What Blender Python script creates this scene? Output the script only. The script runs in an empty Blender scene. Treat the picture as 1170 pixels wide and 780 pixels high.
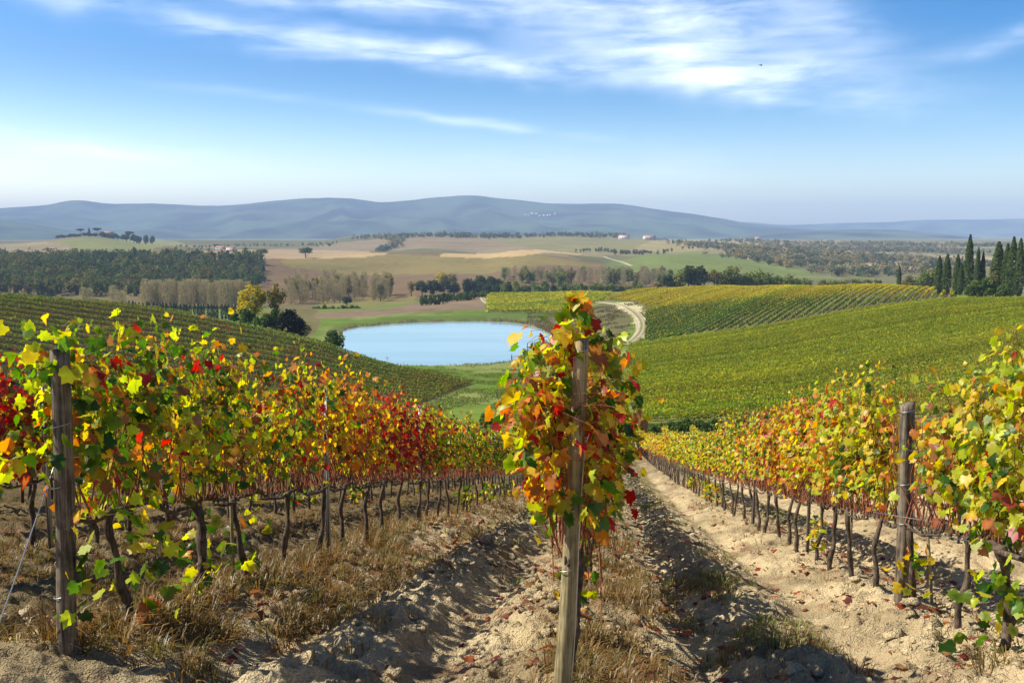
import bpy, math, random
import numpy as np
from mathutils import Vector
random.seed(7)
RNG = np.random.default_rng(11)
sc = bpy.context.scene
COL = sc.collection
PI = math.pi

# ------------------------------------------------------------------ camera, sky, sun, exposure
EYE = 1.7
F = 1050.0
PITCH = math.atan((390 - 268) / F)
cam_d = bpy.data.cameras.new("camera")
cam = bpy.data.objects.new("camera", cam_d)
COL.objects.link(cam)
cam.location = (0, 0, EYE)
cam.rotation_euler = (PI / 2 - PITCH, 0, 0)
cam_d.sensor_width = 36.0
cam_d.lens = F / 1170 * 36
cam_d.clip_start = 0.05
cam_d.clip_end = 60000
sc.camera = cam

SUN_EL, SUN_AZ = 46.0, -86.0          # azimuth from +Y, negative is to the left
sund = bpy.data.lights.new("sun", 'SUN')
sund.energy = 5.0
sund.angle = math.radians(0.5)
sund.color = (1.0, 0.94, 0.83)
sun = bpy.data.objects.new("sun", sund)
COL.objects.link(sun)
_a, _e = math.radians(SUN_AZ), math.radians(SUN_EL)
SDIR = Vector((math.sin(_a) * math.cos(_e), math.cos(_a) * math.cos(_e), math.sin(_e)))
sun.rotation_euler = (-SDIR).to_track_quat('-Z', 'Y').to_euler()

world = bpy.data.worlds.new("World")
sc.world = world
world.use_nodes = True
SKY_STRENGTH = 0.085

sc.view_settings.view_transform = 'Standard'
sc.view_settings.look = 'None'
sc.view_settings.gamma = 1.0
sc.view_settings.exposure = 0.62
sc.view_settings.use_curve_mapping = False
sc.cycles.use_denoising = True
sc.cycles.max_bounces = 6
sc.cycles.diffuse_bounces = 2
sc.cycles.transmission_bounces = 4
sc.cycles.transparent_max_bounces = 4
sc.cycles.volume_bounces = 1
sc.cycles.caustics_reflective = False
sc.cycles.caustics_refractive = False
sc.cycles.sample_clamp_indirect = 4.0


class NT:
    """small helper for node trees"""
    def __init__(self, nt):
        self.nt = nt
    def n(self, typ, ins=None, **kw):
        nd = self.nt.nodes.new(typ)
        for k, v in kw.items():
            setattr(nd, k, v)
        for k, v in (ins or {}).items():
            s = nd.inputs[k]
            if isinstance(v, bpy.types.NodeSocket):
                self.nt.links.new(v, s)
            else:
                s.default_value = v
        return nd
    def m(self, op, a, b=0.0, c=0.0, clamp=False):
        return self.n('ShaderNodeMath', {0: a, 1: b, 2: c}, operation=op, use_clamp=clamp).outputs[0]
    def ss(self, v, lo, hi):
        return self.n('ShaderNodeMapRange', {'Value': v, 'From Min': lo, 'From Max': hi}, interpolation_type='SMOOTHSTEP').outputs[0]
    def mix(self, f, a, b, typ='MIX'):
        nd = self.nt.nodes.new('ShaderNodeMix')
        nd.data_type = 'RGBA'
        nd.blend_type = typ
        for s, v in ((nd.inputs[0], f), (nd.inputs[6], a), (nd.inputs[7], b)):
            if isinstance(v, bpy.types.NodeSocket):
                self.nt.links.new(v, s)
            else:
                s.default_value = v if not isinstance(v, tuple) else (*v[:3], 1)
        return nd.outputs[2]
    def noise(self, vec, scale, detail=4, rough=0.55, out=0, dist=0.0):
        ins = {'Scale': scale, 'Detail': detail, 'Roughness': rough, 'Distortion': dist}
        if vec is not None:
            ins['Vector'] = vec
        return self.n('ShaderNodeTexNoise', ins).outputs[out]


def build_world():
    nt = world.node_tree
    nt.nodes.clear()
    N = NT(nt)
    sky = N.n('ShaderNodeTexSky', sky_type='NISHITA', sun_disc=False, sun_elevation=math.radians(SUN_EL),
              sun_rotation=math.radians(SUN_AZ), altitude=250, air_density=1.0, dust_density=1.8, ozone_density=2.5)
    base = N.n('ShaderNodeHueSaturation', {'Hue': 0.508, 'Saturation': 1.65, 'Value': 1.32, 'Color': sky.outputs[0]}).outputs[0]
    tc = N.n('ShaderNodeTexCoord').outputs['Generated']
    xyz = N.n('ShaderNodeSeparateXYZ', {0: tc})
    x, y, z = xyz.outputs
    az = N.m('ARCTAN2', x, y)
    el = N.m('ARCSINE', z)
    cv = N.n('ShaderNodeCombineXYZ', {0: az, 1: el, 2: 0.0}).outputs[0]
    # direction of a cirrus streak
    def band(px0, py0, px1, py1, halfw, soft=1.0):
        a0, a1 = math.atan((px0 - 585) / F), math.atan((px1 - 585) / F)
        e0, e1 = math.atan((268 - py0) / F), math.atan((268 - py1) / F)
        L = math.hypot(a1 - a0, e1 - e0)
        ux, uy = (a1 - a0) / L, (e1 - e0) / L
        dx = N.m('SUBTRACT', az, (a0 + a1) / 2)
        dy = N.m('SUBTRACT', el, (e0 + e1) / 2)
        al = N.m('ADD', N.m('MULTIPLY', dx, ux), N.m('MULTIPLY', dy, uy))
        ac = N.m('SUBTRACT', N.m('MULTIPLY', dy, ux), N.m('MULTIPLY', dx, uy))
        wob = N.m('MULTIPLY', N.m('SUBTRACT', N.noise(cv, 9.0, 3), 0.5), halfw * 2.2)
        ac = N.m('ADD', ac, wob)
        q = N.m('ADD', N.m('POWER', N.m('ABSOLUTE', N.m('DIVIDE', al, L / 2)), 2.0),
                N.m('POWER', N.m('ABSOLUTE', N.m('DIVIDE', ac, halfw)), 2.0))
        g = N.m('EXPONENT', N.m('MULTIPLY', q, -1.5 * soft))
        rot = math.atan2(uy, ux)
        mp = N.n('ShaderNodeMapping', {'Vector': cv, 'Rotation': (0, 0, -rot), 'Scale': (1.0, 5.5, 1.0)}).outputs[0]
        fib = N.noise(mp, 9.0, 7, 0.58, dist=0.35)
        return N.m('MULTIPLY', g, N.ss(fib, 0.18, 0.86))
    base = N.mix(N.ss(el, 0.16, 0.85), base, N.mix(1.0, base, (0.30, 0.34, 0.42), 'MULTIPLY'))  # upper sky dimmed on purpose, to cut fill light and deepen shadows
    hz = N.m('MULTIPLY', N.m('SUBTRACT', 1.0, N.ss(el, 0.0, 0.18)), N.m('SUBTRACT', 1.0, N.m('MULTIPLY', N.ss(az, -0.55, 0.6), 0.45)))
    base = N.mix(hz, base, N.mix(1.0, base, (2.6, 2.25, 2.05), 'MULTIPLY'))
    bands = [(band(60, 28, 880, 112, 0.016), 0.72), (band(620, 55, 1010, 120, 0.030), 0.85),
             (band(560, 0, 960, 62, 0.040), 0.62), (band(150, 2, 760, 26, 0.020), 0.55),
             (band(420, 130, 700, 162, 0.006), 0.42), (band(-60, 168, 290, 196, 0.012), 0.40),
             (band(860, 10, 1010, 90, 0.03), 0.30), (band(1030, 95, 1250, 60, 0.012), 0.28),
             (band(60, 30, 130, 40, 0.018), 0.35), (band(180, 112, 360, 122, 0.006), 0.2), (band(500, 190, 900, 205, 0.03), 0.16)]
    tot = None
    for b, k in bands:
        b = N.m('MULTIPLY', b, k)
        tot = b if tot is None else N.m('SUBTRACT', N.m('ADD', tot, b), N.m('MULTIPLY', tot, b))
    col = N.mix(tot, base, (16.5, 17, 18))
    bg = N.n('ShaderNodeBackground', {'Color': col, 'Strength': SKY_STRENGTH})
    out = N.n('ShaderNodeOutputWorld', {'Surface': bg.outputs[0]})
build_world()

# ------------------------------------------------------------------ projection helpers and noise
CP, SP = math.cos(PITCH), math.sin(PITCH)
def ray(px, py):
    v = -(py - 390) / F
    yy = v * SP + CP
    return (px - 585) / F / yy, (v * CP - SP) / yy
def at(px, py, Y):
    a, s = ray(px, py)
    return np.array((a * Y, Y, EYE + s * Y))
def S(py):
    return ray(585, py)[1]

def _hash(ix, iy, seed):
    h = (ix.astype(np.int64) * 374761393 + iy.astype(np.int64) * 668265263 + seed * 974634777) & 0x7fffffff
    h = ((h ^ (h >> 13)) * 1274126177) & 0x7fffffff
    h = (h ^ (h >> 16)) & 0xffff
    return h / 65535.0
def vnoise(x, y, seed=0):
    ix, iy = np.floor(x), np.floor(y)
    fx, fy = x - ix, y - iy
    fx = fx * fx * (3 - 2 * fx); fy = fy * fy * (3 - 2 * fy)
    a, b = _hash(ix, iy, seed), _hash(ix + 1, iy, seed)
    c, d = _hash(ix, iy + 1, seed), _hash(ix + 1, iy + 1, seed)
    return (a + (b - a) * fx) * (1 - fy) + (c + (d - c) * fx) * fy
def fbm(x, y, oct=4, seed=0, rough=0.5):
    t = 0; amp = 1; tot = 0
    for o in range(oct):
        t = t + amp * vnoise(x * 2 ** o + 17.3 * o, y * 2 ** o - 9.1 * o, seed + o)
        tot += amp; amp *= rough
    return t / tot
def sstep(x, lo, hi):
    t = np.clip((x - lo) / (hi - lo), 0, 1)
    return t * t * (3 - 2 * t)
def pchip(x, y, xq):
    """monotone cubic along axis 0"""
    x = np.asarray(x, float); y = np.asarray(y, float)
    h = np.diff(x); sh = (-1,) + (1,) * (y.ndim - 1)
    d = np.diff(y, axis=0) / h.reshape(sh)
    m = np.zeros_like(y)
    w1 = (2 * h[1:] + h[:-1]).reshape(sh); w2 = (h[1:] + 2 * h[:-1]).reshape(sh)
    d0, d1 = d[:-1], d[1:]
    with np.errstate(divide='ignore', invalid='ignore'):
        mm = (w1 + w2) / (w1 / d0 + w2 / d1)
    mm = np.where((d0 * d1 > 0), mm, 0.0)
    m[1:-1] = np.nan_to_num(mm); m[0] = d[0]; m[-1] = d[-1]
    xq = np.clip(np.asarray(xq, float), x[0], x[-1])
    i = np.clip(np.searchsorted(x, xq, side='right') - 1, 0, len(h) - 1)
    t = ((xq - x[i]) / h[i]).reshape(sh); hh = h[i].reshape(sh)
    return ((1 + 2 * t) * (1 - t) ** 2 * y[i] + t * (1 - t) ** 2 * hh * m[i] + t * t * (3 - 2 * t) * y[i + 1] + t * t * (t - 1) * hh * m[i + 1])

# ------------------------------------------------------------------ the lie of the land
PHI = math.atan((700 - 585) / F)
SPH, CPH = math.sin(PHI), math.cos(PHI)
def st(x, y):
    return x * SPH + y * CPH, x * CPH - y * SPH
def xy(s, t):
    return s * SPH + t * CPH, s * CPH - t * SPH
ROWS_T = {'L4': -13.8, 'L3': -10.4, 'L2': -7.0, 'L1': -3.6, 'C': -0.3, 'R1': 3.2, 'R2': 6.7, 'R3': 10.2, 'R4': 13.7}
ALL_T = np.array([-3.6 - 3.4 * k for k in range(12, 0, -1)] + [-3.6, -0.3] + [3.2 + 3.5 * k for k in range(0, 14)])
def zn(x, y):
    s, t = st(x, y)
    s = np.maximum(s, -10)
    left = sstep(-t, 1.0, 4.0) * 0.17 * (1 - sstep(s, 12, 24)) - 0.5 * sstep(-t, 1.0, 4.0) * sstep(s, 20, 45)
    return -0.25 * s + 0.0003 * s * s + left
POND_Z = EYE - 41.4
zp = POND_Z
TAIL_L = [(3000, 276), (4500, 274)]
def zz(z):
    return ('z', z)
COLS = {
    -250: [(135, 488), (165, 435), (195, 388), (225, 352), (265, 326), (330, 335), (390, 370), (480, 372), (620, 352), (700, 338), (900, 312), (1100, 297), (1300, 289), (1800, 276), (2400, 277)] + TAIL_L,
    0: [(135, 490), (165, 440), (195, 396), (225, 364), (260, 338), (320, 346), (390, 372), (480, 372), (620, 352), (700, 338), (900, 312), (1100, 297), (1300, 289), (1800, 277), (2400, 277)] + TAIL_L,
    100: [(135, 490), (165, 445), (195, 403), (225, 371), (256, 345), (315, 353), (390, 376), (480, 372), (620, 352), (700, 338), (900, 312), (1100, 297), (1300, 291), (1700, 271.5), (1850, 267.2), (2200, 277)] + TAIL_L,
    170: [(135, 488), (165, 446), (195, 407), (222, 377), (250, 353), (310, 362), (390, 378), (480, 372), (620, 352), (700, 339), (900, 314), (1100, 298), (1300, 292), (1800, 277), (2200, 279)] + TAIL_L,
    250: [(135, 485), (165, 448), (195, 412), (220, 386), (242, 366), (300, 376), (380, 382), (480, 372), (620, 352), (700, 340), (900, 318), (1100, 300), (1500, 290), (2000, 282), (2600, 275), (3200, 277), (4500, 274)],
    350: [(135, 482), (165, 452), (195, 420), (212, 403), (230, 388), (280, 398), (330, 398), (440, 371), (520, 362), (620, 350), (700, 342), (900, 322), (1100, 306), (1400, 296), (2000, 284), (2600, 276), (3200, 277), (4500, 274)],
    420: [(135, 480), (160, 461), (190, 436), (210, 420), (224, 411), (262, 417), (300, zz(zp + .3)), (430, zz(zp + .3)), (445, 364), (480, 361), (520, 357), (620, 347), (700, 341), (850, 330), (1000, 318), (1200, 303), (1400, 292), (1650, 293.5), (2000, 284), (2600, 272.5), (2900, 270), (3300, 277), (4500, 274)],
    500: [(135, 480), (160, 463), (185, 447), (202, 436), (217, 428), (250, 424), (285, zz(zp + .4)), (300, zz(zp + .3)), (435, zz(zp + .3)), (450, 363), (490, 357), (540, 350), (620, 345), (700, 338), (850, 328), (1000, 316), (1200, 302), (1350, 293), (1500, 297), (1900, 283), (2400, 272), (2700, 270), (3200, 277), (4500, 274)],
    545: [(135, 480), (160, 464), (185, 449), (210, 437), (250, 426), (285, zz(zp + .5)), (300, zz(zp + .3)), (440, zz(zp + .3)), (455, 362), (480, 358), (520, 349), (600, 338), (660, 345), (750, 338), (900, 326), (1000, 317), (1200, 303), (1350, 293), (1500, 297), (1900, 284), (2400, 273), (2700, 270.5), (3200, 277), (4500, 274)],
    600: [(135, 480), (160, 464), (185, 450), (210, 438), (250, 425), (285, zz(zp + .6)), (300, zz(zp + .4)), (410, zz(zp + .4)), (440, 366), (470, 359), (520, 350), (600, 337), (660, 344), (750, 338), (900, 326), (1000, 314), (1150, 299), (1350, 288.5), (1500, 291.5), (1900, 282), (2400, 273), (2700, 270.5), (3200, 277), (4500, 274)],
    640: [(135, 480), (170, 458), (210, 438), (250, 423), (285, 413), (330, 401), (380, 385), (440, 364), (500, 351), (560, 341), (610, 336), (680, 344), (800, 335), (1000, 316), (1150, 301), (1350, 289.5), (1500, 292.5), (1900, 282), (2400, 273), (2700, 270.5), (3200, 277), (4500, 274)],
    700: [(135, 482), (170, 452), (210, 428), (250, 410), (290, 394), (340, 378), (400, 362), (480, 347), (560, 337), (610, 333.5), (680, 344), (800, 338), (1000, 318), (1150, 305), (1300, 297), (1500, 290), (1800, 284), (2200, 279), (2600, 273), (2800, 271), (3200, 277), (4500, 274)],
    760: [(135, 482), (170, 448), (210, 424), (250, 404), (295, 388), (340, 373), (400, 357), (470, 343), (540, 334), (600, 330.5), (660, 338), (800, 335), (1000, 317), (1150, 303), (1300, 289.5), (1400, 288), (1550, 290), (1900, 283), (2600, 274), (3200, 277), (4500, 274)],
    830: [(135, 480), (170, 445), (210, 418), (250, 397), (295, 379), (340, 362), (400, 347), (460, 337), (530, 330), (570, 328.5), (640, 338), (800, 334), (1000, 316), (1200, 300), (1350, 294), (1500, 294), (1900, 284), (2600, 276), (3200, 277), (4500, 274)],
    900: [(135, 478), (170, 440), (210, 410), (250, 388), (298, 368), (340, 353), (390, 342), (450, 333), (510, 328.5), (580, 336), (700, 336), (1000, 318), (1300, 303), (1600, 294), (2000, 286), (2600, 279), (3200, 277), (4500, 274)],
    1000: [(135, 474), (170, 430), (210, 396), (250, 372), (298, 353), (330, 344), (370, 335), (420, 329), (460, 327.5), (520, 336), (700, 336), (1000, 320), (1500, 300), (2000, 289), (2600, 281), (3200, 278), (4500, 274)],
    1090: [(135, 470), (170, 420), (210, 385), (250, 361), (300, 343), (330, 337.5), (370, 333), (400, 332), (460, 340), (700, 336), (1000, 320), (1500, 300), (2000, 289), (2600, 281), (3200, 278), (4500, 274)],
    1170: [(135, 465), (170, 410), (210, 376), (250, 355), (300, 342.5), (330, 339), (365, 337), (430, 346), (700, 336), (1000, 320), (1500, 300), (2000, 289), (2600, 281), (3200, 278), (4500, 274)],
    1420: [(135, 455), (170, 398), (210, 368), (250, 350), (300, 340), (330, 338), (365, 337), (430, 346), (700, 336), (1000, 320), (1500, 300), (2000, 289), (2600, 281), (3200, 278), (4500, 274)],
}
YG = np.exp(np.linspace(math.log(60), math.log(21000), 700))
_cols, _as = [], []
for px in sorted(COLS):
    a = (px - 585) / F / 0.995
    ys, zs = [], []
    for yv in (50, 65, 80, 95, 108):
        ys.append(yv); zs.append(float(zn(np.array(a * yv), np.array(float(yv)))))
    for Y, p in COLS[px]:
        ys.append(Y)
        zs.append(p[1] if isinstance(p, tuple) else EYE + S(p) * Y)
    ys += [6000, 22000]; zs += [-26, -26]
    _cols.append(pchip(ys, zs, YG)); _as.append(a)
AG = np.linspace(_as[0], _as[-1], 320)
TAB = pchip(_as, np.array(_cols), AG)              # (a, y)
# smooth a little across azimuth
for _ in range(2):
    TAB[1:-1] = (TAB[:-2] + 2 * TAB[1:-1] + TAB[2:]) / 4

POND_PX = [(386, 392), (392, 379), (420, 372.5), (470, 369), (520, 367.3), (562, 367.5), (596, 370.5), (622, 378), (638, 389), (637, 401), (613, 411), (565, 417.5), (490, 420), (440, 418), (400, 412), (380, 403)]
POND = []
for px, py in POND_PX:
    a, s = ray(px, py)
    Y = (POND_Z - EYE) / s
    POND.append((a * Y, Y))
def smooth_poly(P, n=6):
    P = np.array(P); out = []
    for i in range(len(P)):
        p0, p1, p2, p3 = P[i - 1], P[i], P[(i + 1) % len(P)], P[(i + 2) % len(P)]
        for k in range(n):
            t = k / n
            out.append(0.5 * (2 * p1 + (p2 - p0) * t + (2 * p0 - 5 * p1 + 4 * p2 - p3) * t * t + (3 * p1 - p0 - 3 * p2 + p3) * t ** 3))
    return np.array(out)
POND = smooth_poly(POND)
_c = POND.mean(0); _d = POND - _c
POND = _c + _d * (1 + 0.05 * (np.array([fbm(np.array(p[0] / 9), np.array(p[1] / 14), 3, 2) for p in POND]) - .5)[:, None] * 2)
def inpoly(x, y, P):
    P = np.asarray(P); x = np.asarray(x); y = np.asarray(y)
    ins = np.zeros(np.broadcast(x, y).shape, bool)
    j = len(P) - 1
    for i in range(len(P)):
        xi, yi = P[i]; xj, yj = P[j]
        c = ((yi > y) != (yj > y)) & (x < (xj - xi) * (y - yi) / ((yj - yi) + 1e-12) + xi)
        ins ^= c
        j = i
    return ins
def polydist(x, y, P, closed=True):
    P = np.asarray(P); best = np.full(np.shape(x), 1e9)
    n = len(P)
    for i in range(n if closed else n - 1):
        ax, ay = P[i]; bx, by = P[(i + 1) % n]
        dx, dy = bx - ax, by - ay
        t = np.clip(((x - ax) * dx + (y - ay) * dy) / (dx * dx + dy * dy + 1e-9), 0, 1)
        best = np.minimum(best, np.hypot(x - ax - t * dx, y - ay - t * dy))
    return best

def base_z(x, y):
    x = np.asarray(x, float); y = np.asarray(y, float)
    r = np.hypot(x, y)
    th = np.arctan2(x, y)
    thc = np.clip(th, math.atan(AG[0]), math.atan(AG[-1]))
    Y = np.clip(r * np.cos(thc), YG[0], YG[-1] * 0.999)
    a = np.tan(thc)
    fi = (a - AG[0]) / (AG[1] - AG[0]); i = np.clip(fi.astype(int), 0, len(AG) - 2); fi = fi - i
    fj = np.log(Y / YG[0]) / math.log(YG[1] / YG[0]); j = np.clip(fj.astype(int), 0, len(YG) - 2); fj = fj - j
    zt = (TAB[i, j] * (1 - fj) + TAB[i, j + 1] * fj) * (1 - fi) + (TAB[i + 1, j] * (1 - fj) + TAB[i + 1, j + 1] * fj) * fi
    w = sstep(Y, 70, 105)
    z = zn(x, y) * (1 - w) + zt * w
    z = np.where((r < 70) & (y < 70), zn(x, y), z)
    bk = sstep(np.abs(th), 1.1, 1.9)
    back = np.where(r < 60, zn(x, y), zn(x / np.maximum(r, 1) * 60, y / np.maximum(r, 1) * 60))
    return z * (1 - bk) + back * bk

def carve(x, y, z):
    m = (x > -130) & (x < 60) & (y > 230) & (y < 500)
    if m.any():
        xs, ys = x[m], y[m]
        d = polydist(xs, ys, POND)
        ins = inpoly(xs, ys, POND)
        q = z[m]
        inner = POND_Z - 0.05 - np.minimum(d, 6) * 0.3
        outer = np.maximum(q, POND_Z + 0.12 + 0.26 * np.minimum(d, 5))
        q = np.where(ins, inner, outer)
        z[m] = q
    return z
def G(x, y):
    """height of the ground without the small clods"""
    x = np.atleast_1d(np.asarray(x, float)); y = np.atleast_1d(np.asarray(y, float))
    z = base_z(x, y)
    r = np.hypot(x, y)
    z = z + sstep(r, 650, 1200) * 1.6 * (fbm(x / 130, y / 130, 3, 5) - 0.5) * np.where(r > 300, 1, 0)
    z = z + sstep(r, 900, 1300) * (1 - sstep(r, 3500, 6000)) * 19 * (fbm(x / 300 + 3.3, y / 420, 3, 88) - 0.5)
    return carve(x, y, z)
def g1(x, y):
    return float(G(x, y)[0])
def row_dr(t):
    return np.min(np.abs(t[..., None] - ALL_T[None, :]), axis=-1)
def detail(x, y):
    """ruts, mounds and clods of the vineyard soil"""
    s, t = st(x, y)
    dr = np.abs(t[..., None] - ALL_T)
    dr = dr.min(-1)
    fade = (1 - sstep(s, 55, 100))
    wob = 0.16 * (vnoise(s * 0.35, t * 0.05, 3) - 0.5)
    tr = np.exp(-((dr - 0.98 + wob) / 0.24) ** 2)
    mound = 0.10 * np.exp(-(dr / 0.4) ** 2)
    mid = np.exp(-((dr - 1.75) / 0.45) ** 2) * 0.04
    rough = np.clip(1.15 - 0.9 * tr + 0.35 * np.exp(-((dr - 1.75) / 0.35) ** 2), 0.22, 1.5)
    c1 = np.abs(fbm(s * 2.6, t * 2.6, 3, 21) - 0.5) * 2
    c2 = np.abs(fbm(s * 6.5, t * 6.5, 3, 31) - 0.5) * 2
    patch = 0.5 + 0.9 * fbm(s * 0.6, t * 0.9, 2, 77)
    clod = (1 - c1) ** 1.5 * 0.12 + (1 - c2) * 0.07
    ripple = 0.034 * np.sin(2 * PI * s / 0.34 + 3 * vnoise(s * 0.8, t * 2, 9) * 2) * tr * (0.4 + vnoise(s * 0.5, t, 19))
    return fade * (mound + mid - 0.045 * tr + (clod - 0.07) * rough * patch * 1.25 + ripple + 0.05 * (fbm(s * 0.5, t * 0.5, 2, 4) - 0.5))
def gd(x, y):
    x = np.atleast_1d(np.asarray(x, float)); y = np.atleast_1d(np.asarray(y, float))
    return G(x, y) + detail(x, y)
def ground_at(px, py, ymin=20.0):
    a, s = ray(px, py)
    Y = ymin * np.exp(np.arange(0, math.log(12000 / ymin), 0.0015))
    z = G(a * Y, Y)
    hit = np.nonzero(z >= EYE + s * Y)[0]
    if len(hit) == 0 or hit[0] == 0:
        i = np.argmin(np.abs(z - (EYE + s * Y)))
    else:
        i = hit[0]
    return np.array((a * Y[i], Y[i], z[i]))
def px_poly(pts, ymin):
    return np.array([ground_at(px, py, ymin)[:2] for px, py in pts])

# ------------------------------------------------------------------ mesh helpers
def mesh_np(name, V, faces, C=None, mats=(), mi=None, smooth=False):
    """V (n,3); faces: list of (m,k) index arrays; C (n,3) colours"""
    V = np.asarray(V, np.float32)
    me = bpy.data.meshes.new(name)
    me.vertices.add(len(V))
    me.vertices.foreach_set('co', V.ravel())
    faces = [np.asarray(f, np.int32) for f in faces if len(f)]
    lt = np.concatenate([np.full(len(f), f.shape[1], np.int32) for f in faces])
    li = np.concatenate([f.ravel() for f in faces])
    me.loops.add(len(li))
    me.loops.foreach_set('vertex_index', li)
    me.polygons.add(len(lt))
    ls = np.concatenate(([0], np.cumsum(lt)[:-1])).astype(np.int32)
    me.polygons.foreach_set('loop_start', ls)
    me.polygons.foreach_set('loop_total', lt)
    if smooth:
        me.polygons.foreach_set('use_smooth', np.ones(len(lt), bool))
    if mi is not None:
        me.polygons.foreach_set('material_index', np.asarray(mi, np.int32))
    if C is not None:
        at_ = me.color_attributes.new('Col', 'FLOAT_COLOR', 'POINT')
        C4 = np.ones((len(V), 4), np.float32); C4[:, :3] = C
        at_.data.foreach_set('color', C4.ravel())
    for m in mats:
        me.materials.append(m)
    me.update(calc_edges=True)
    me.validate()
    return me
def link(name, me, parent=None, loc=None, rotz=0.0):
    o = bpy.data.objects.new(name, me)
    COL.objects.link(o)
    if parent is not None:
        o.parent = parent
    if loc is not None:
        o.location = [float(v) for v in loc]
    if rotz:
        o.rotation_euler = (0, 0, rotz)
    return o
def empty(name, loc, rotz=0.0, label=None, cat=None, group=None):
    o = link(name, None, None, loc, rotz)
    o.empty_display_size = 0.2
    return tag(o, label, cat, group)
def tag(o, label=None, cat=None, group=None, kind=None):
    if label: o['label'] = label
    if cat: o['category'] = cat
    if group: o['group'] = group
    if kind: o['kind'] = kind
    return o
class MB:
    """collects pieces into one mesh"""
    def __init__(self):
        self.V, self.F, self.C, self.n = [], {}, [], 0
    def add(self, V, F, C=(0.5, 0.5, 0.5)):
        V = np.asarray(V, float)
        for f in (F if isinstance(F, list) else [F]):
            f = np.asarray(f, int)
            if len(f):
                self.F.setdefault(f.shape[1], []).append(f + self.n)
        C = np.asarray(C, float)
        self.C.append(np.broadcast_to(C, V.shape) if C.ndim == 1 else C)
        self.V.append(V); self.n += len(V)
    def tube(self, P, R, n=6, C=(0.5, 0.5, 0.5), cap=True, jit=0.0, rng=RNG, squash=None):
        P = np.asarray(P, float); R = np.broadcast_to(np.asarray(R, float), (len(P),))
        T = np.gradient(P, axis=0); T /= np.linalg.norm(T, axis=1)[:, None] + 1e-9
        ref = np.array((1.0, 0, 0)) if abs(T[0][0]) < 0.8 else np.array((0, 1.0, 0))
        A = np.cross(T, ref); A /= np.linalg.norm(A, axis=1)[:, None] + 1e-9
        B = np.cross(T, A)
        th = np.arange(n) * 2 * PI / n
        rr = R[:, None] * (1 + jit * rng.normal(size=(len(P), n)))
        V = P[:, None, :] + rr[..., None] * (np.cos(th)[None, :, None] * A[:, None, :] + np.sin(th)[None, :, None] * B[:, None, :])
        m = len(P)
        i = np.arange(m - 1)[:, None] * n; k = np.arange(n)[None, :]; k2 = (k + 1) % n
        Fq = np.stack([i + k, i + k2, i + n + k2, i + n + k], -1).reshape(-1, 4)
        V = V.reshape(-1, 3)
        fs = [Fq]
        if cap:
            V = np.vstack([V, P[0], P[-1]])
            k = np.arange(n); k2 = (k + 1) % n
            fs.append(np.stack([np.full(n, m * n), k2, k], -1))
            fs.append(np.stack([np.full(n, m * n + 1), (m - 1) * n + k, (m - 1) * n + k2], -1))
        self.add(V, fs, C)
    def box(self, c, d, C=(0.5, 0.5, 0.5), rotz=0.0):
        x, y, z = np.asarray(d) / 2
        V = np.array([(-x, -y, -z), (x, -y, -z), (x, y, -z), (-x, y, -z), (-x, -y, z), (x, -y, z), (x, y, z), (-x, y, z)])
        cz, sz = math.cos(rotz), math.sin(rotz)
        V = np.stack([V[:, 0] * cz - V[:, 1] * sz, V[:, 0] * sz + V[:, 1] * cz, V[:, 2]], -1) + np.asarray(c)
        self.add(V, np.array([(0, 3, 2, 1), (4, 5, 6, 7), (0, 1, 5, 4), (1, 2, 6, 5), (2, 3, 7, 6), (3, 0, 4, 7)]), C)
    def mesh(self, name, mats, smooth=False):
        faces = [np.concatenate(v) for k, v in sorted(self.F.items())]
        return mesh_np(name, np.concatenate(self.V), faces, np.concatenate(self.C), mats, smooth=smooth)

# ------------------------------------------------------------------ materials
def new_mat(name):
    m = bpy.data.materials.new(name)
    m.use_nodes = True
    m.node_tree.nodes.clear()
    return m, NT(m.node_tree)
def out(N, sh):
    N.n('ShaderNodeOutputMaterial', {'Surface': sh})
def leaf_mat(name, transl=0.42, gloss=0.06, var=0.25, scale=30):
    m, N = new_mat(name)
    col = N.n('ShaderNodeAttribute', attribute_name='Col').outputs['Color']
    pos = N.n('ShaderNodeNewGeometry').outputs['Position']
    nz = N.noise(pos, scale, 3)
    f = N.m('ADD', N.m('MULTIPLY', nz, 2 * var), 1 - var)
    c = N.mix(1.0, col, N.n('ShaderNodeCombineColor', {0: f, 1: f, 2: f}).outputs[0], 'MULTIPLY')
    d = N.n('ShaderNodeBsdfDiffuse', {'Color': c}).outputs[0]
    c2 = N.n('ShaderNodeHueSaturation', {'Saturation': 1.12, 'Value': 1.5, 'Color': c}).outputs[0]
    t = N.n('ShaderNodeBsdfTranslucent', {'Color': c2}).outputs[0]
    mx = N.n('ShaderNodeMixShader', {0: transl, 1: d, 2: t}).outputs[0]
    if gloss > 0:
        g = N.n('ShaderNodeBsdfGlossy', {'Color': (1, 1, 1, 1), 'Roughness': 0.42}).outputs[0]
        mx = N.n('ShaderNodeMixShader', {0: gloss, 1: mx, 2: g}).outputs[0]
    out(N, mx)
    return m
M = {}
M['leaf'] = leaf_mat('vine_leaf', 0.56, 0.02)
M['far_leaf'] = leaf_mat('far_foliage', 0.38, 0.0, 0.25, 0.6)
M['grass'] = leaf_mat('grass_blade', 0.35, 0.02, 0.2, 8)

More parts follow.
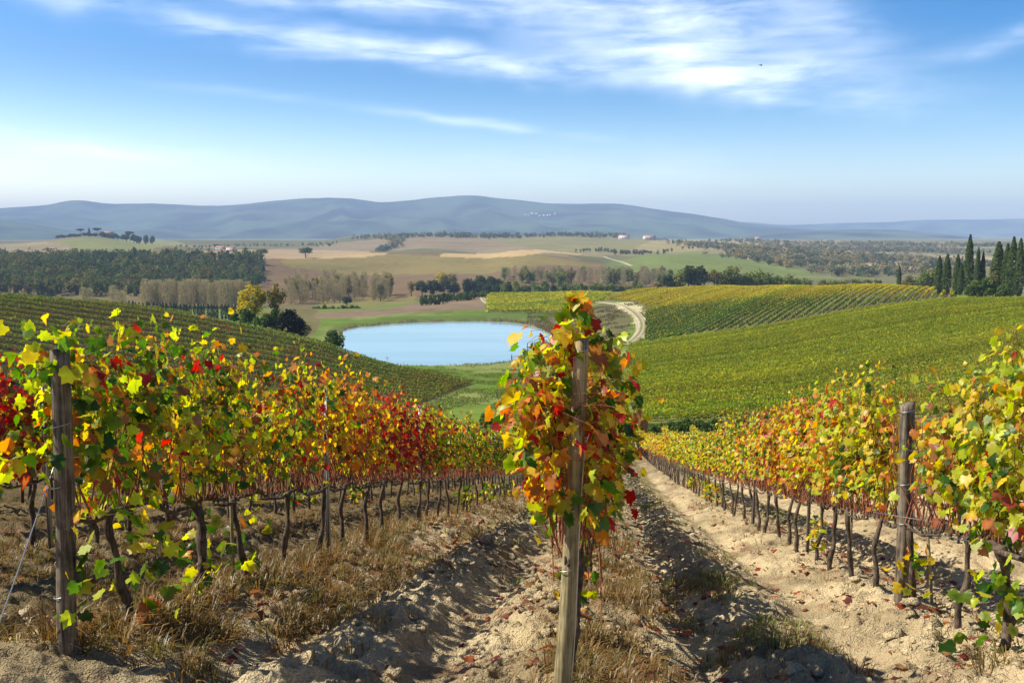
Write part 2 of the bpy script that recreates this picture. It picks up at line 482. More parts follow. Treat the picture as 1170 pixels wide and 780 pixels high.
def bark_mat(name, c1, c2, scale, stretch=(1, 1, 0.15), bump=0.6, rough=0.9):
    m, N = new_mat(name)
    oc = N.n('ShaderNodeTexCoord').outputs['Object']
    mp = N.n('ShaderNodeMapping', {'Vector': oc, 'Scale': stretch}).outputs[0]
    n1 = N.noise(mp, scale, 6, 0.65)
    n2 = N.noise(oc, scale * 0.12, 3)
    f = N.ss(N.m('ADD', n1, N.m('MULTIPLY', N.m('SUBTRACT', n2, 0.5), 0.6)), 0.32, 0.7)
    c = N.mix(f, c1, c2)
    b = N.n('ShaderNodeBump', {'Strength': bump, 'Distance': 0.01, 'Height': n1}).outputs[0]
    p = N.n('ShaderNodeBsdfPrincipled', {'Base Color': c, 'Roughness': rough, 'Normal': b, 'Specular IOR Level': 0.2}).outputs[0]
    out(N, p)
    return m
M['vine_bark'] = bark_mat('vine_bark', (0.045, 0.032, 0.022), (0.17, 0.125, 0.085), 90)
M['cane'] = bark_mat('vine_cane', (0.20, 0.055, 0.03), (0.36, 0.14, 0.07), 60, bump=0.2)
M['post_wood'] = bark_mat('post_wood', (0.16, 0.125, 0.06), (0.43, 0.36, 0.19), 45, (1, 1, 0.05), 0.5)
M['post_old'] = bark_mat('post_old', (0.06, 0.047, 0.034), (0.26, 0.21, 0.145), 55, (1, 1, 0.04), 0.9)
M['tree_bark'] = bark_mat('tree_bark', (0.06, 0.05, 0.04), (0.16, 0.13, 0.10), 3)
M['grey_bark'] = bark_mat('grey_bark', (0.16, 0.13, 0.11), (0.28, 0.24, 0.20), 3)
def plain(name, c, rough=0.6, metal=0.0, nscale=None, var=0.2):
    m, N = new_mat(name)
    col = (*c, 1)
    if nscale:
        pos = N.n('ShaderNodeNewGeometry').outputs['Position']
        nz = N.noise(pos, nscale, 4)
        col = N.mix(nz, tuple(v * (1 - var) for v in c), tuple(min(1, v * (1 + var)) for v in c))
    p = N.n('ShaderNodeBsdfPrincipled', {'Base Color': col, 'Roughness': rough, 'Metallic': metal}).outputs[0]
    out(N, p)
    return m
M['wire'] = plain('wire_metal', (0.45, 0.45, 0.46), 0.4, 0.9, 40)
M['metal'] = plain('galvanised_steel', (0.38, 0.37, 0.35), 0.55, 0.5, 20)
M['wall'] = plain('plaster_wall', (0.62, 0.52, 0.40), 0.9, 0, 0.5, 0.15)
M['white_wall'] = plain('white_plaster', (0.78, 0.74, 0.68), 0.9, 0, 0.5, 0.1)
M['roof'] = plain('roof_tile', (0.45, 0.20, 0.12), 0.85, 0, 0.6, 0.25)
M['pane'] = plain('dark_pane', (0.05, 0.05, 0.06), 0.3)
M['bird'] = plain('bird_feather', (0.03, 0.03, 0.035), 0.7)

def soil_mat():
    m, N = new_mat('ground_soil')
    col = N.n('ShaderNodeAttribute', attribute_name='Col').outputs['Color']
    near = N.n('ShaderNodeAttribute', attribute_name='Near').outputs['Fac']
    pos = N.n('ShaderNodeNewGeometry').outputs['Position']
    n1 = N.noise(pos, 26, 6, 0.65); n2 = N.noise(pos, 2.2, 5, 0.6); n3 = N.noise(pos, 0.12, 6, 0.62); n4 = N.noise(pos, 0.012, 6, 0.6)
    fn = N.m('ADD', N.m('MULTIPLY', N.m('SUBTRACT', n1, 0.5), 0.75), N.m('MULTIPLY', N.m('SUBTRACT', n2, 0.5), 0.8))
    ff = N.m('ADD', N.m('MULTIPLY', N.m('SUBTRACT', n3, 0.5), 0.8), N.m('MULTIPLY', N.m('SUBTRACT', n4, 0.5), 0.7))
    f = N.n('ShaderNodeMix', {0: near, 2: ff, 3: fn}).outputs[0]
    f = N.m('ADD', f, 1.0)
    g = N.n('ShaderNodeCombineColor', {0: f, 1: f, 2: f}).outputs[0]
    c = N.mix(1.0, col, g, 'MULTIPLY')
    wp = N.n('ShaderNodeVectorMath', {0: pos, 1: N.noise(pos, 9, 3, out=1)}, operation='ADD').outputs[0]
    vor = N.n('ShaderNodeTexVoronoi', {'Vector': wp, 'Scale': 11.0, 'Randomness': 1.0}, feature='SMOOTH_F1').outputs[0]
    h = N.n('ShaderNodeMix', {0: near, 2: n3, 3: N.m('SUBTRACT', N.m('ADD', n1, N.m('MULTIPLY', n2, 0.6)), N.m('MULTIPLY', vor, 0.9))}).outputs[0]
    dist = N.n('ShaderNodeMix', {0: near, 2: 0.9, 3: 0.055}).outputs[0]
    b = N.n('ShaderNodeBump', {'Strength': 0.9, 'Distance': dist, 'Height': h}).outputs[0]
    p = N.n('ShaderNodeBsdfDiffuse', {'Color': c, 'Roughness': 0.4, 'Normal': b}).outputs[0]
    out(N, p)
    return m
M['soil'] = soil_mat()

def water_mat():
    m, N = new_mat('pond_water')
    pos = N.n('ShaderNodeNewGeometry').outputs['Position']
    mp = N.n('ShaderNodeMapping', {'Vector': pos, 'Scale': (0.25, 1.0, 1.0)}).outputs[0]
    n1 = N.noise(mp, 0.5, 4); n2 = N.noise(mp, 0.04, 3)
    c = N.mix(N.ss(n2, 0.35, 0.65), (0.25, 0.39, 0.42), (0.30, 0.45, 0.48))
    b = N.n('ShaderNodeBump', {'Strength': 0.08, 'Distance': 0.2, 'Height': n1}).outputs[0]
    p = N.n('ShaderNodeBsdfPrincipled', {'Base Color': c, 'Roughness': 0.10, 'IOR': 1.33, 'Normal': b}).outputs[0]
    out(N, p)
    return m
M['water'] = water_mat()

# ------------------------------------------------------------------ ground sheet
# parcels of the land, each with its own colour: outline given by places on the ground
PARCELS = []
def parcel(pts, ymin, col, jag=0.0):
    PARCELS.append((px_poly(pts, ymin), np.array(col), jag))
GRASS = (0.135, 0.195, 0.035)
parcel([(-300, 286), (330, 286), (330, 360), (-300, 360)], 640, (0.20, 0.17, 0.10))             # under the woods
parcel([(290, 283), (560, 292), (760, 300), (740, 345), (300, 350)], 640, (0.21, 0.15, 0.105))         # ploughed brown
parcel([(320, 296), (420, 290), (560, 294), (720, 304), (560, 312), (330, 306)], 900, (0.25, 0.21, 0.10))
parcel([(360, 291), (405, 288), (445, 289), (440, 292), (400, 295), (360, 296)], 900, (0.48, 0.36, 0.24))
parcel([(500, 293), (545, 289), (600, 284), (640, 286), (665, 291), (600, 293), (550, 295)], 900, (0.50, 0.38, 0.24))
parcel([(195, 290), (300, 285), (420, 283), (430, 289), (330, 296), (290, 298)], 1150, (0.42, 0.32, 0.23))
parcel([(300, 283), (470, 268), (700, 268), (720, 282), (560, 290), (440, 287)], 1550, (0.27, 0.22, 0.165))
parcel([(560, 272), (700, 271), (770, 276), (720, 286), (660, 289), (600, 282)], 1550, (0.24, 0.23, 0.13))
parcel([(690, 300), (740, 291), (790, 287), (830, 292), (900, 305), (960, 318), (800, 318), (700, 312)], 900, (0.17, 0.215, 0.085))
parcel([(720, 287), (770, 274), (850, 274), (860, 281), (790, 287)], 1450, (0.32, 0.28, 0.16))
parcel([(860, 278), (930, 277), (1000, 284), (960, 290), (880, 285)], 1450, (0.40, 0.33, 0.24))
parcel([(960, 300), (1080, 292), (1170, 296), (1170, 306), (1000, 308)], 900, (0.38, 0.31, 0.22))
parcel([(-60, 276), (60, 277), (95, 282), (60, 290), (-60, 290)], 1150, (0.33, 0.28, 0.21))
parcel([(60, 276), (100, 271), (150, 272), (215, 280), (170, 289), (90, 288)], 1150, (0.25, 0.27, 0.13))
parcel([(355, 352), (420, 350), (470, 346), (480, 338), (420, 340), (360, 346)], 450, (0.23, 0.21, 0.10))
parcel([(296, 356), (330, 349), (364, 346), (364, 380), (340, 392), (300, 384)], 300, (0.17, 0.145, 0.06))
parcel([(358, 366), (420, 362), (470, 357), (555, 353), (556, 337), (510, 338), (470, 347), (420, 353), (358, 358)], 440, (0.23, 0.165, 0.10))
parcel([(362, 374), (420, 370), (480, 367), (560, 365), (600, 365), (660, 352), (660, 346), (590, 357), (545, 360), (480, 361), (420, 364), (362, 367)], 425, (0.13, 0.18, 0.04))
parcel([(590, 372), (612, 366), (640, 360), (690, 346), (712, 352), (722, 368), (712, 388), (690, 396), (645, 412), (630, 400), (625, 388)], 300, (0.14, 0.125, 0.055))
parcel([(555, 357), (556, 338), (600, 336), (700, 336), (690, 344), (640, 358)], 440, (0.15, 0.17, 0.05))
parcel([(700, 346), (720, 345), (735, 350), (740, 372), (735, 392), (722, 394), (728, 378), (722, 362), (706, 351)], 300, (0.46, 0.41, 0.22))
parcel([(736, 393), (738, 352), (728, 346), (690, 343), (720, 333), (1000, 327), (1090, 333), (1092, 341), (950, 358), (880, 372), (800, 383)], 280, (0.16, 0.135, 0.07))
parcel([(718, 397), (735, 395), (800, 386), (880, 375), (950, 361), (1092, 345), (1250, 345), (1250, 480), (735, 485), (715, 440)], 118, (0.15, 0.15, 0.04))
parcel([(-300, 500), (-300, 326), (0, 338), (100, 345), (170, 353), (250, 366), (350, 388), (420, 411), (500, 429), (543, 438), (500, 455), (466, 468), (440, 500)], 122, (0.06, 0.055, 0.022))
LEFT_FIELD, RIGHT_FIELD, UPPER_FIELD = PARCELS[-1][0], PARCELS[-2][0], PARCELS[-3][0]
SMALL_FIELD = PARCELS[-5][0]

def ground_colour(x, y, r):
    n = len(x)
    C = np.empty((n, 3)); C[:] = (0.26, 0.23, 0.13)
    far_mix = fbm(x / 420, y / 420, 4, 55)[:, None]
    C[:] = np.where(far_mix > 0.52, (0.23, 0.195, 0.10), (0.15, 0.145, 0.065))
    s, t = st(x, y)
    soil = np.array((0.66, 0.525, 0.305))
    C[r < 640] = (0.16, 0.21, 0.05)
    # grassy bottom
    mid = (r > 112) & (r < 480)
    C[mid] = GRASS
    dry = fbm(x / 14, y / 22, 4, 66)
    k = sstep(dry, 0.50, 0.66)[:, None] * mid[:, None]
    C = C * (1 - k * 0.45) + np.array((0.30, 0.29, 0.11)) * k * 0.45
    jx = x + 5 * (fbm(x / 30, y / 30, 3, 8) - 0.5) * np.clip(r / 400, 0, 4)
    jy = y + 9 * (fbm(x / 30, y / 30, 3, 9) - 0.5) * np.clip(r / 400, 0, 4)
    for P, c, jag in PARCELS:
        c = np.array(c) * ((0.95, 0.89, 0.66) if P[:, 1].mean() > 600 else 1.0)
        m0 = (jx >= P[:, 0].min()) & (jx <= P[:, 0].max()) & (jy >= P[:, 1].min()) & (jy <= P[:, 1].max())
        idx = np.nonzero(m0)[0]
        if len(idx):
            idx = idx[inpoly(jx[idx], jy[idx], P)]
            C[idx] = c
    # bare margin of the pond
    idx = np.nonzero((x > -130) & (x < 70) & (y > 230) & (y < 500))[0]
    if len(idx):
        d = polydist(x[idx], y[idx], POND)
        k = (1 - sstep(d, 0.8, 2.6))[:, None] * 0.8
        C[idx] = C[idx] * (1 - k) + np.array((0.27, 0.21, 0.13)) * k
    # the vineyard soil near by
    w = 1 - sstep(s + 4 * (fbm(x / 9, y / 9, 2, 14) - 0.5), 113, 120)
    w = np.where(np.abs(np.arctan2(x, y)) > 1.3, 1 - sstep(r, 60, 80), w) * (r < 400)
    dr = np.abs(t[:, None] - ALL_T[None, :]).min(-1) if n < 5e5 else np.min([np.abs(t - q) for q in ALL_T], axis=0)
    weed = sstep(fbm(s * 0.28, t * 0.9, 3, 41), 0.5, 0.62)
    mid_g = np.exp(-((dr - 1.75) / 0.5) ** 2) * sstep(s, 10, 30) * weed
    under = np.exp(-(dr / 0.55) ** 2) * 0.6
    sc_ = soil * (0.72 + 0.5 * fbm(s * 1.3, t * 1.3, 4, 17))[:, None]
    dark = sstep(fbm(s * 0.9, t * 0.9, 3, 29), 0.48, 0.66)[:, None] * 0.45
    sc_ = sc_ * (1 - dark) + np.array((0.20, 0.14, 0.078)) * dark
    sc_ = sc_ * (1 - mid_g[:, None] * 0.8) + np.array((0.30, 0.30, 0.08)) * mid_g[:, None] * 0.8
    left_grass_shade = sstep(-t, 4.2, 5.2) * 0.7  # left alleys: grass tint, plus shade of the rows painted into the soil colour
    sc_ = sc_ * (1 - left_grass_shade[:, None]) + np.array((0.12, 0.09, 0.035)) * left_grass_shade[:, None]
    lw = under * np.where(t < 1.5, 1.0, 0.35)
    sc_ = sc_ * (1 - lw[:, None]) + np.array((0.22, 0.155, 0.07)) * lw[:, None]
    # red fallen leaves seen from afar along the rows
    red = sstep(fbm(s * 2.2, t * 2.8, 3, 91), 0.60, 0.70)[:, None] * 0.25 * np.exp(-((dr - 0.8) / 0.5) ** 2)[:, None]
    sc_ = sc_ * (1 - red) + np.array((0.35, 0.12, 0.06)) * red
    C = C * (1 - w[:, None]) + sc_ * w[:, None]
    return C

def build_ground():
    R = np.concatenate([np.exp(np.linspace(math.log(0.4), math.log(4.5), 40, endpoint=False)),
                        np.exp(np.linspace(math.log(4.5), math.log(36), 470, endpoint=False)),
                        np.exp(np.linspace(math.log(36), math.log(700), 330, endpoint=False)),
                        np.exp(np.linspace(math.log(700), math.log(14000), 240))])
    th = np.concatenate([np.linspace(-PI, -0.70, 34, endpoint=False), np.linspace(-0.70, 0.70, 640, endpoint=False), np.linspace(0.70, PI, 34, endpoint=False)])
    nR, nT = len(R), len(th)
    rr, tt = np.meshgrid(R, th, indexing='ij')
    x = (rr * np.sin(tt)).ravel(); y = (rr * np.cos(tt)).ravel(); r = rr.ravel()
    z = G(x, y)
    m = r < 140
    z[m] += detail(x[m], y[m])
    V = np.stack([x, y, z], -1)
    C = ground_colour(x, y, r)
    V = np.vstack([V, [[0, 0, g1(0.01, 0.01)]]]); C = np.vstack([C, C[:1]])
    i = np.arange(nR - 1)[:, None] * nT; k = np.arange(nT)[None, :]; k2 = (k + 1) % nT
    Fq = np.stack([i + k, i + nT + k, i + nT + k2, i + k2], -1).reshape(-1, 4)
    ft = np.stack([np.full(nT, nR * nT), np.arange(nT), (np.arange(nT) + 1) % nT], -1)
    me = mesh_np('ground', V, [ft, Fq], C, [M['soil']], smooth=True)
    a = me.attributes.new('Near', 'FLOAT', 'POINT')
    a.data.foreach_set('value', (1 - sstep(np.append(r, 0), 45, 130)).astype(np.float32))
    tag(link('ground', me), kind='structure')
build_ground()

def build_pond():
    c = POND.mean(0); V = [np.array((c[0], c[1], POND_Z))]
    big = c + (POND - c) * 1.02
    V += [np.array((p[0], p[1], POND_Z)) for p in big]
    n = len(big)
    tag(link('water', mesh_np('water', V, [np.array([(0, 1 + k, 1 + (k + 1) % n) for k in range(n)])], None, [M['water']])), kind='structure')
build_pond()

def build_track(name, pts, ymin, width, col):
    P = px_poly(pts, ymin)
    Q = []
    for i in range(len(P) - 1):
        p0, p1, p2, p3 = P[max(i - 1, 0)], P[i], P[i + 1], P[min(i + 2, len(P) - 1)]
        for k in range(14):
            t = k / 14
            Q.append(0.5 * (2 * p1 + (p2 - p0) * t + (2 * p0 - 5 * p1 + 4 * p2 - p3) * t * t + (3 * p1 - p0 - 3 * p2 + p3) * t ** 3))
    Q.append(P[-1]); Q = np.array(Q)
    if name == 'dirt_road':
        global ROAD
        ROAD = Q.copy()
    T = np.gradient(Q, axis=0); T /= np.linalg.norm(T, axis=1)[:, None]
    Nn = np.stack([-T[:, 1], T[:, 0]], -1)
    offs = np.array([-1, -0.62, -0.4, -0.14, 0.14, 0.4, 0.62, 1]) * width / 2
    V, C = [], []
    for j, o in enumerate(offs):
        w = o * (1 + (0.35 * (fbm(Q[:, 0] / 5, Q[:, 1] / 5, 3, 71 + j) - 0.5) if abs(o) > width * .45 else 0))
        p = Q + Nn * np.atleast_1d(w)[:, None]
        z = G(p[:, 0], p[:, 1]) + (0.3 if abs(o) < width * 0.45 else -0.02)
        V.append(np.stack([p[:, 0], p[:, 1], z], -1))
        cc = np.array(col) if j in (1, 2, 5, 6) else np.array(col) * ((0.50, 0.58, 0.34) if j in (3, 4) else (0.72, 0.75, 0.58))
        C.append(np.tile(cc, (len(p), 1)))
    m = len(offs); n = len(Q)
    V = np.stack(V, 1).reshape(-1, 3); C = np.stack(C, 1).reshape(-1, 3)
    i = np.arange(n - 1)[:, None] * m; k = np.arange(m - 1)[None, :]
    Fq = np.stack([i + k, i + k + 1, i + m + k + 1, i + m + k], -1).reshape(-1, 4)
    me = mesh_np(name, V, [Fq], C, [M['soil']], smooth=True)
    tag(link(name, me), kind='structure')
build_track('dirt_road', [(682, 345), (706, 348), (722, 356), (732, 367), (732, 378), (724, 388), (712, 395)], 280, 3.6, (0.44, 0.37, 0.245))
build_track('dirt_path', [(543, 337.5), (552, 342), (561, 349), (558, 357)], 440, 3.4, (0.45, 0.37, 0.25))
build_track('farm_road', [(690, 293), (706, 298), (722, 304)], 900, 5, (0.5, 0.42, 0.32))

# ------------------------------------------------------------------ mountains, far hills
RIDGE = {}
def ridge(name, prof, Y0, depth, col, seed, zbase=-40, rough=0.75):
    pxs = np.array([p[0] for p in prof], float); pys = np.array([p[1] for p in prof], float)
    pq = np.linspace(pxs[0], pxs[-1], 420)
    py = pchip(pxs, pys, pq)
    a = (pq - 585) / F / 1.0067
    top = EYE + np.array([S(v) for v in py]) * Y0
    u = np.linspace(-1, 1.0, 70)
    V, C = [], []
    for uu in u:
        Y = Y0 + uu * depth
        x = a * Y
        sh = max(0, 1 - abs(uu)) ** 0.85
        gul = 1 - rough * (1 - sh) * 1.3 * np.abs(fbm(x / 750 + uu * 1.0, np.full_like(x, Y / 1600), 5, seed) - 0.5) * 4
        h = zbase + (top - zbase) * sh * np.clip(gul, 0.2, 1.2)
        h = np.where(sh > 0.985, top, h) + (6 + 0.02 * (top - zbase)) * (fbm(x / 160, np.full_like(x, Y / 160), 3, seed + 3) - 0.5)
        V.append(np.stack([x, np.full_like(x, Y), h], -1))
        nz = fbm(x / 300, np.full_like(x, Y / 300), 4, seed + 9)[:, None]
        C.append(np.array(col) * (0.12 + 1.25 * sstep(nz, .25, .75)))
    V = np.array(V); n, m = V.shape[:2]
    V = V.reshape(-1, 3); C = np.array(C).reshape(-1, 3)
    i = np.arange(n - 1)[:, None] * m; k = np.arange(m - 1)[None, :]
    Fq = np.stack([i + k, i + k + 1, i + m + k + 1, i + m + k], -1).reshape(-1, 4)
    RIDGE[name] = V.reshape(n, m, 3)
    me = mesh_np(name, V, [Fq], C, [M['soil']], smooth=True)
    a_ = me.attributes.new('Near', 'FLOAT', 'POINT')
    tag(link(name, me), kind='structure')
ridge('mountains', [(-420, 244), (-200, 238), (-60, 240), (0, 238), (50, 235), (93, 229), (130, 233), (180, 233), (250, 235.5), (300, 231), (350, 227), (390, 226), (440, 231), (500, 225.5), (540, 223.5), (580, 227.5), (640, 233), (700, 233), (740, 238), (780, 243), (830, 251), (870, 257.5), (930, 262), (1000, 266), (1060, 270), (1150, 274)], 9000, 3000, (0.06, 0.085, 0.035), 100)
ridge('far_mountains', [(780, 262), (850, 254), (900, 257), (960, 255), (1010, 254), (1060, 251), (1110, 251), (1160, 250), (1250, 249), (1400, 252), (1600, 256)], 12400, 1400, (0.06, 0.085, 0.04), 140)
ridge('foothills', [(-400, 236), (-200, 244), (-60, 249), (0, 252), (40, 257), (90, 265), (150, 272)], 5600, 1100, (0.055, 0.085, 0.035), 170)
ridge('low_hills', [(820, 274), (880, 268), (950, 263), (1010, 262.5), (1060, 266), (1120, 272)], 6800, 1300, (0.07, 0.09, 0.045), 190)

# ------------------------------------------------------------------ leaves
LEAF_OUT = np.array([(-.10, -.05), (-.22, -.17), (-.42, -.08), (-.40, .10), (-.56, .26), (-.40, .36), (-.38, .60), (-.20, .62), (0, .98), (.20, .62), (.38, .60), (.40, .36), (.56, .26), (.40, .10), (.42, -.08), (.22, -.17), (.10, -.05)])
def leaf_template(kind, curl=0.25, fold=0.25, seed=0):
    rg = np.random.default_rng(seed)
    if kind == 0:
        o = LEAF_OUT * (1 + 0.06 * rg.normal(size=(len(LEAF_OUT), 1)))
        P = np.vstack([[(0, 0.27)], o])
        n = len(o)
        Fc = np.array([(0, 1 + (k + 1) % n, 1 + k) for k in range(n)])
    elif kind == 1:
        o = np.array([(0, -.02), (-.42, -.1), (-.52, .28), (-.3, .62), (0, .95), (.3, .62), (.52, .28), (.42, -.1)])
        P = np.vstack([[(0, 0.3)], o]); n = len(o)
        Fc = np.array([(0, 1 + (k + 1) % n, 1 + k) for k in range(n)])
    else:
        P = np.array([(0, -.08), (.5, .3), (0, .95), (-.5, .3)])
        Fc = np.array([(0, 1, 2), (0, 2, 3)])
    z = -fold * np.abs(P[:, 0]) - curl * (P[:, 1] - 0.3) ** 2 + 0.05 * rg.normal(size=len(P)) * (kind < 2)
    edge = np.clip(np.hypot(P[:, 0], P[:, 1] - 0.3) / 0.6, 0, 1)
    return np.column_stack([P, z]), Fc, edge
TPL = [[leaf_template(0, c, f, i) for i, (c, f) in enumerate(((.25, .2), (.5, .45), (-.15, .3), (.9, .6), (.2, .05)))],
       [leaf_template(1, c, f, i) for i, (c, f) in enumerate(((.3, .3), (.7, .5), (0, .25)))],
       [leaf_template(2, c, f, i) for i, (c, f) in enumerate(((.3, .5), (.1, .2)))]]
PAL = np.array([(0.03, 0.085, 0.010), (0.085, 0.19, 0.016), (0.44, 0.52, 0.035), (0.72, 0.54, 0.035), (0.60, 0.23, 0.03), (0.46, 0.035, 0.03), (0.26, 0.035, 0.03), (0.30, 0.15, 0.06)])
# dark green, green, yellow green, yellow, orange, red, wine, brown
def norm(v):
    return v / (np.linalg.norm(v, axis=-1, keepdims=True) + 1e-9)
def put_leaves(mb, P, Nrm, Tip, size, c_in, c_edge, lod, rng):
    n = len(P)
    if n == 0:
        return
    Tip = norm(Tip); Nrm = norm(Nrm - (Nrm * Tip).sum(-1, keepdims=True) * Tip)
    X = np.cross(Tip, Nrm)
    tp = rng.integers(0, len(TPL[lod]), n)
    for k, (T, Fc, edge) in enumerate(TPL[lod]):
        ix = np.nonzero(tp == k)[0]
        if len(ix) == 0:
            continue
        L = T[None] * size[ix][:, None, None]
        asp = 0.85 + 0.3 * rng.random(len(ix))
        L[..., 2] *= rng.uniform(-.4, 2.0, (len(ix), 1))
        V = P[ix][:, None] + L[..., :1] * asp[:, None, None] * X[ix][:, None] + L[..., 1:2] * Tip[ix][:, None] + L[..., 2:3] * Nrm[ix][:, None]
        e = (edge ** 1.5)[None, :, None] * rng.random((len(ix), 1, 1))
        C = c_in[ix][:, None] * (1 - e) + c_edge[ix][:, None] * e
        nv = len(T)
        Fa = (Fc[None] + (np.arange(len(ix)) * nv)[:, None, None]).reshape(-1, 3)
        mb.add(V.reshape(-1, 3), Fa, C.reshape(-1, 3))
def pick_colours(n, w, rng, shift=None):
    w = np.asarray(w, float); w = w / w.sum()
    k = rng.choice(len(PAL), n, p=w)
    c = PAL[k] * (0.75 + 0.5 * rng.random((n, 1)))
    nxt = np.minimum(k + rng.integers(0, 3, n), 5)
    e = PAL[nxt] * (0.8 + 0.4 * rng.random((n, 1)))
    br = rng.random(n) < .22
    e[br] = np.array((0.26, 0.13, 0.05)) * (.6 + .6 * rng.random((br.sum(), 1)))
    return c, e

ROTZ = PI / 2 - PHI
def vine_leaf_wall(mb, mbs, rng, w, lod, half=0.62, slope=-0.23, top=2.5, thick=0.24, dens=1.0, low=1.22, cord=1.02, mixw=None, clear=None, ylim=None, scale=1.0):
    """shoots rising from the cordon and the leaves on them; local x runs along the row"""
    nsh = [15, 12, 9][lod]
    for i in range(nsh):
        x0 = -half + 2 * half * (i + rng.random()) / nsh
        h = (top - cord) * (0.62 + 0.48 * rng.random())
        nn = [16, 13, 8][lod]
        k = np.linspace(0, 1, nn)
        lean = rng.normal(0, 0.14); lx = rng.normal(0, 0.16)
        y = rng.normal(0, 0.03) + lean * k + 0.05 * np.sin(k * 7 + rng.random() * 6)
        x = x0 + lx * k + 0.04 * np.sin(k * 6 + rng.random() * 6)
        z = cord + h * (k - 0.10 * k ** 4 * abs(lean) * 6) + slope * x
        P = np.stack([x, y, z], -1)
        if lod < 2 or i % 2 == 0:
            mbs.tube(P[::2] if lod else P, np.linspace(0.0062, 0.0022, len(P[::2] if lod else P)) * (1 + 0.5 * lod), 4 if lod == 0 else 3, (0.3, 0.1, 0.05), cap=False)
        ww = np.array(w, float)
        if mixw is not None and rng.random() < mixw[1]:
            ww = np.array(mixw[0], float)
        ww = ww * rng.gamma(0.7, 1.0, 8) ** 1.2 + ww * 0.06
        # leaves alternate at the nodes and on short side shoots
        per = max(1, int(round([4.0, 4.0, 3.6][lod] * dens)))
        kk = np.repeat(k[1:], per)
        ok = (cord + h * kk > low + 0.10 * rng.normal(size=len(kk)))
        if lod == 0:
            ok &= rng.random(len(kk)) < 0.96
        kk = kk[ok]
        if clear is not None:
            xx_ = np.interp(kk, k, P[:, 0])
            kk = kk[(xx_ < clear[0]) | (xx_ > clear[1])]
        n = len(kk)
        if n == 0:
            continue
        Pb = np.stack([np.interp(kk, k, P[:, j]) for j in range(3)], -1)
        side = np.where(rng.random(n) < 0.5, 1.0, -1.0)
        off = np.stack([rng.normal(0, 0.09, n), side * np.clip(np.abs(rng.normal(0.07, thick * 0.5, n)), 0, 0.36) + 0 * side, rng.normal(0, 0.06, n)], -1)
        Pl = Pb + off
        if ylim is not None:
            good = ylim(Pl)
            Pb, Pl, side, kk = Pb[good], Pl[good], side[good], kk[good]
            n = len(kk)
            if n == 0:
                continue
        Nr = np.stack([rng.normal(0, .55, n), side * (0.75 + 0.4 * rng.random(n)), 0.35 + 0.55 * rng.normal(size=n)], -1)
        Tp = np.stack([rng.normal(0, .55, n), side * 0.35 + rng.normal(0, .4, n), -0.8 + 0.45 * rng.normal(size=n)], -1)
        size = scale * (0.056 + 0.072 * rng.random(n)) * [1.0, 1.0, 1.35][lod] * np.where(kk > 0.88, 0.7, 1.0)
        c, e = pick_colours(n, ww, rng)
        put_leaves(mb, Pl, Nr, Tp, size, c, e, lod, rng)
        if lod == 0:                                   # leaf stalks
            for q in range(0, n, 2):
                mbs.tube([Pb[q], (Pb[q] + Pl[q]) / 2 + (0, 0, 0.015), Pl[q]], 0.0016, 3, (0.4, 0.15, 0.06), cap=False)
def trunk_mesh(rng, lod, slope=-0.23, cord=1.02, half=0.62, thick=0.036, crook=0.07, x_bias=0.0, both=True):
    mb = MB()
    n = [22, 10, 6][lod]; ns = [10, 7, 5][lod]
    k = np.linspace(0, 1, n)
    ph = rng.random(3) * 6.28
    x = x_bias * (1 - k) + crook * np.sin(k * 4.2 + ph[0]) * k * (1 - 0.6 * k) + 0.012 * np.sin(k * 17 + ph[1])
    y = crook * 0.8 * np.sin(k * 3.4 + ph[2]) * k + 0.010 * np.sin(k * 14 + ph[0])
    z = -0.06 + (cord + 0.06) * k
    R = thick * (1.25 - 0.5 * k + 0.25 * np.exp(-k * 9) + 0.18 * np.sin(k * 13 + ph[1]) * (k > .1))
    R = R * (1 + 0.3 * np.exp(-((k - 0.95) / 0.08) ** 2))
    mb.tube(np.stack([x, y, z], -1), R, ns, (0.1, 0.08, 0.06), jit=0.10 if lod == 0 else 0.04, rng=rng)
    for sg in ((-1, 1) if both else (1,)):
        kk = np.linspace(0, 1, [10, 6, 4][lod])
        hx = half * 1.05
        cx = x[-1] + sg * hx * kk
        cz = cord - 0.03 + slope * (cx) * kk + 0.015 * np.sin(kk * 9 + ph[0]) * kk
        cy = y[-1] * (1 - kk) + 0.012 * np.sin(kk * 8 + ph[1])
        mb.tube(np.stack([cx, cy, cz], -1), thick * (0.62 - 0.25 * kk), max(5, ns - 2), (0.1, 0.08, 0.06), jit=0.08 if lod == 0 else 0.0, rng=rng)
        if lod == 0:
            for q in np.linspace(0.12, 0.98, 6):
                bx, bz = np.interp(q, kk, cx), np.interp(q, kk, cz)
                mb.tube([(bx, 0, bz), (bx + 0.01, rng.normal(0, .02), bz + 0.05)], [0.013, 0.009], 5, (0.1, 0.08, 0.06), rng=rng)
    return mb.mesh('trunk', [M['vine_bark']], smooth=True)
TRUNKS = {l: [trunk_mesh(np.random.default_rng(300 + 10 * l + i), l, thick=[.030, .030, .032][l], crook=.10) for i in range([4, 6, 5][l])] for l in (0, 1, 2)}

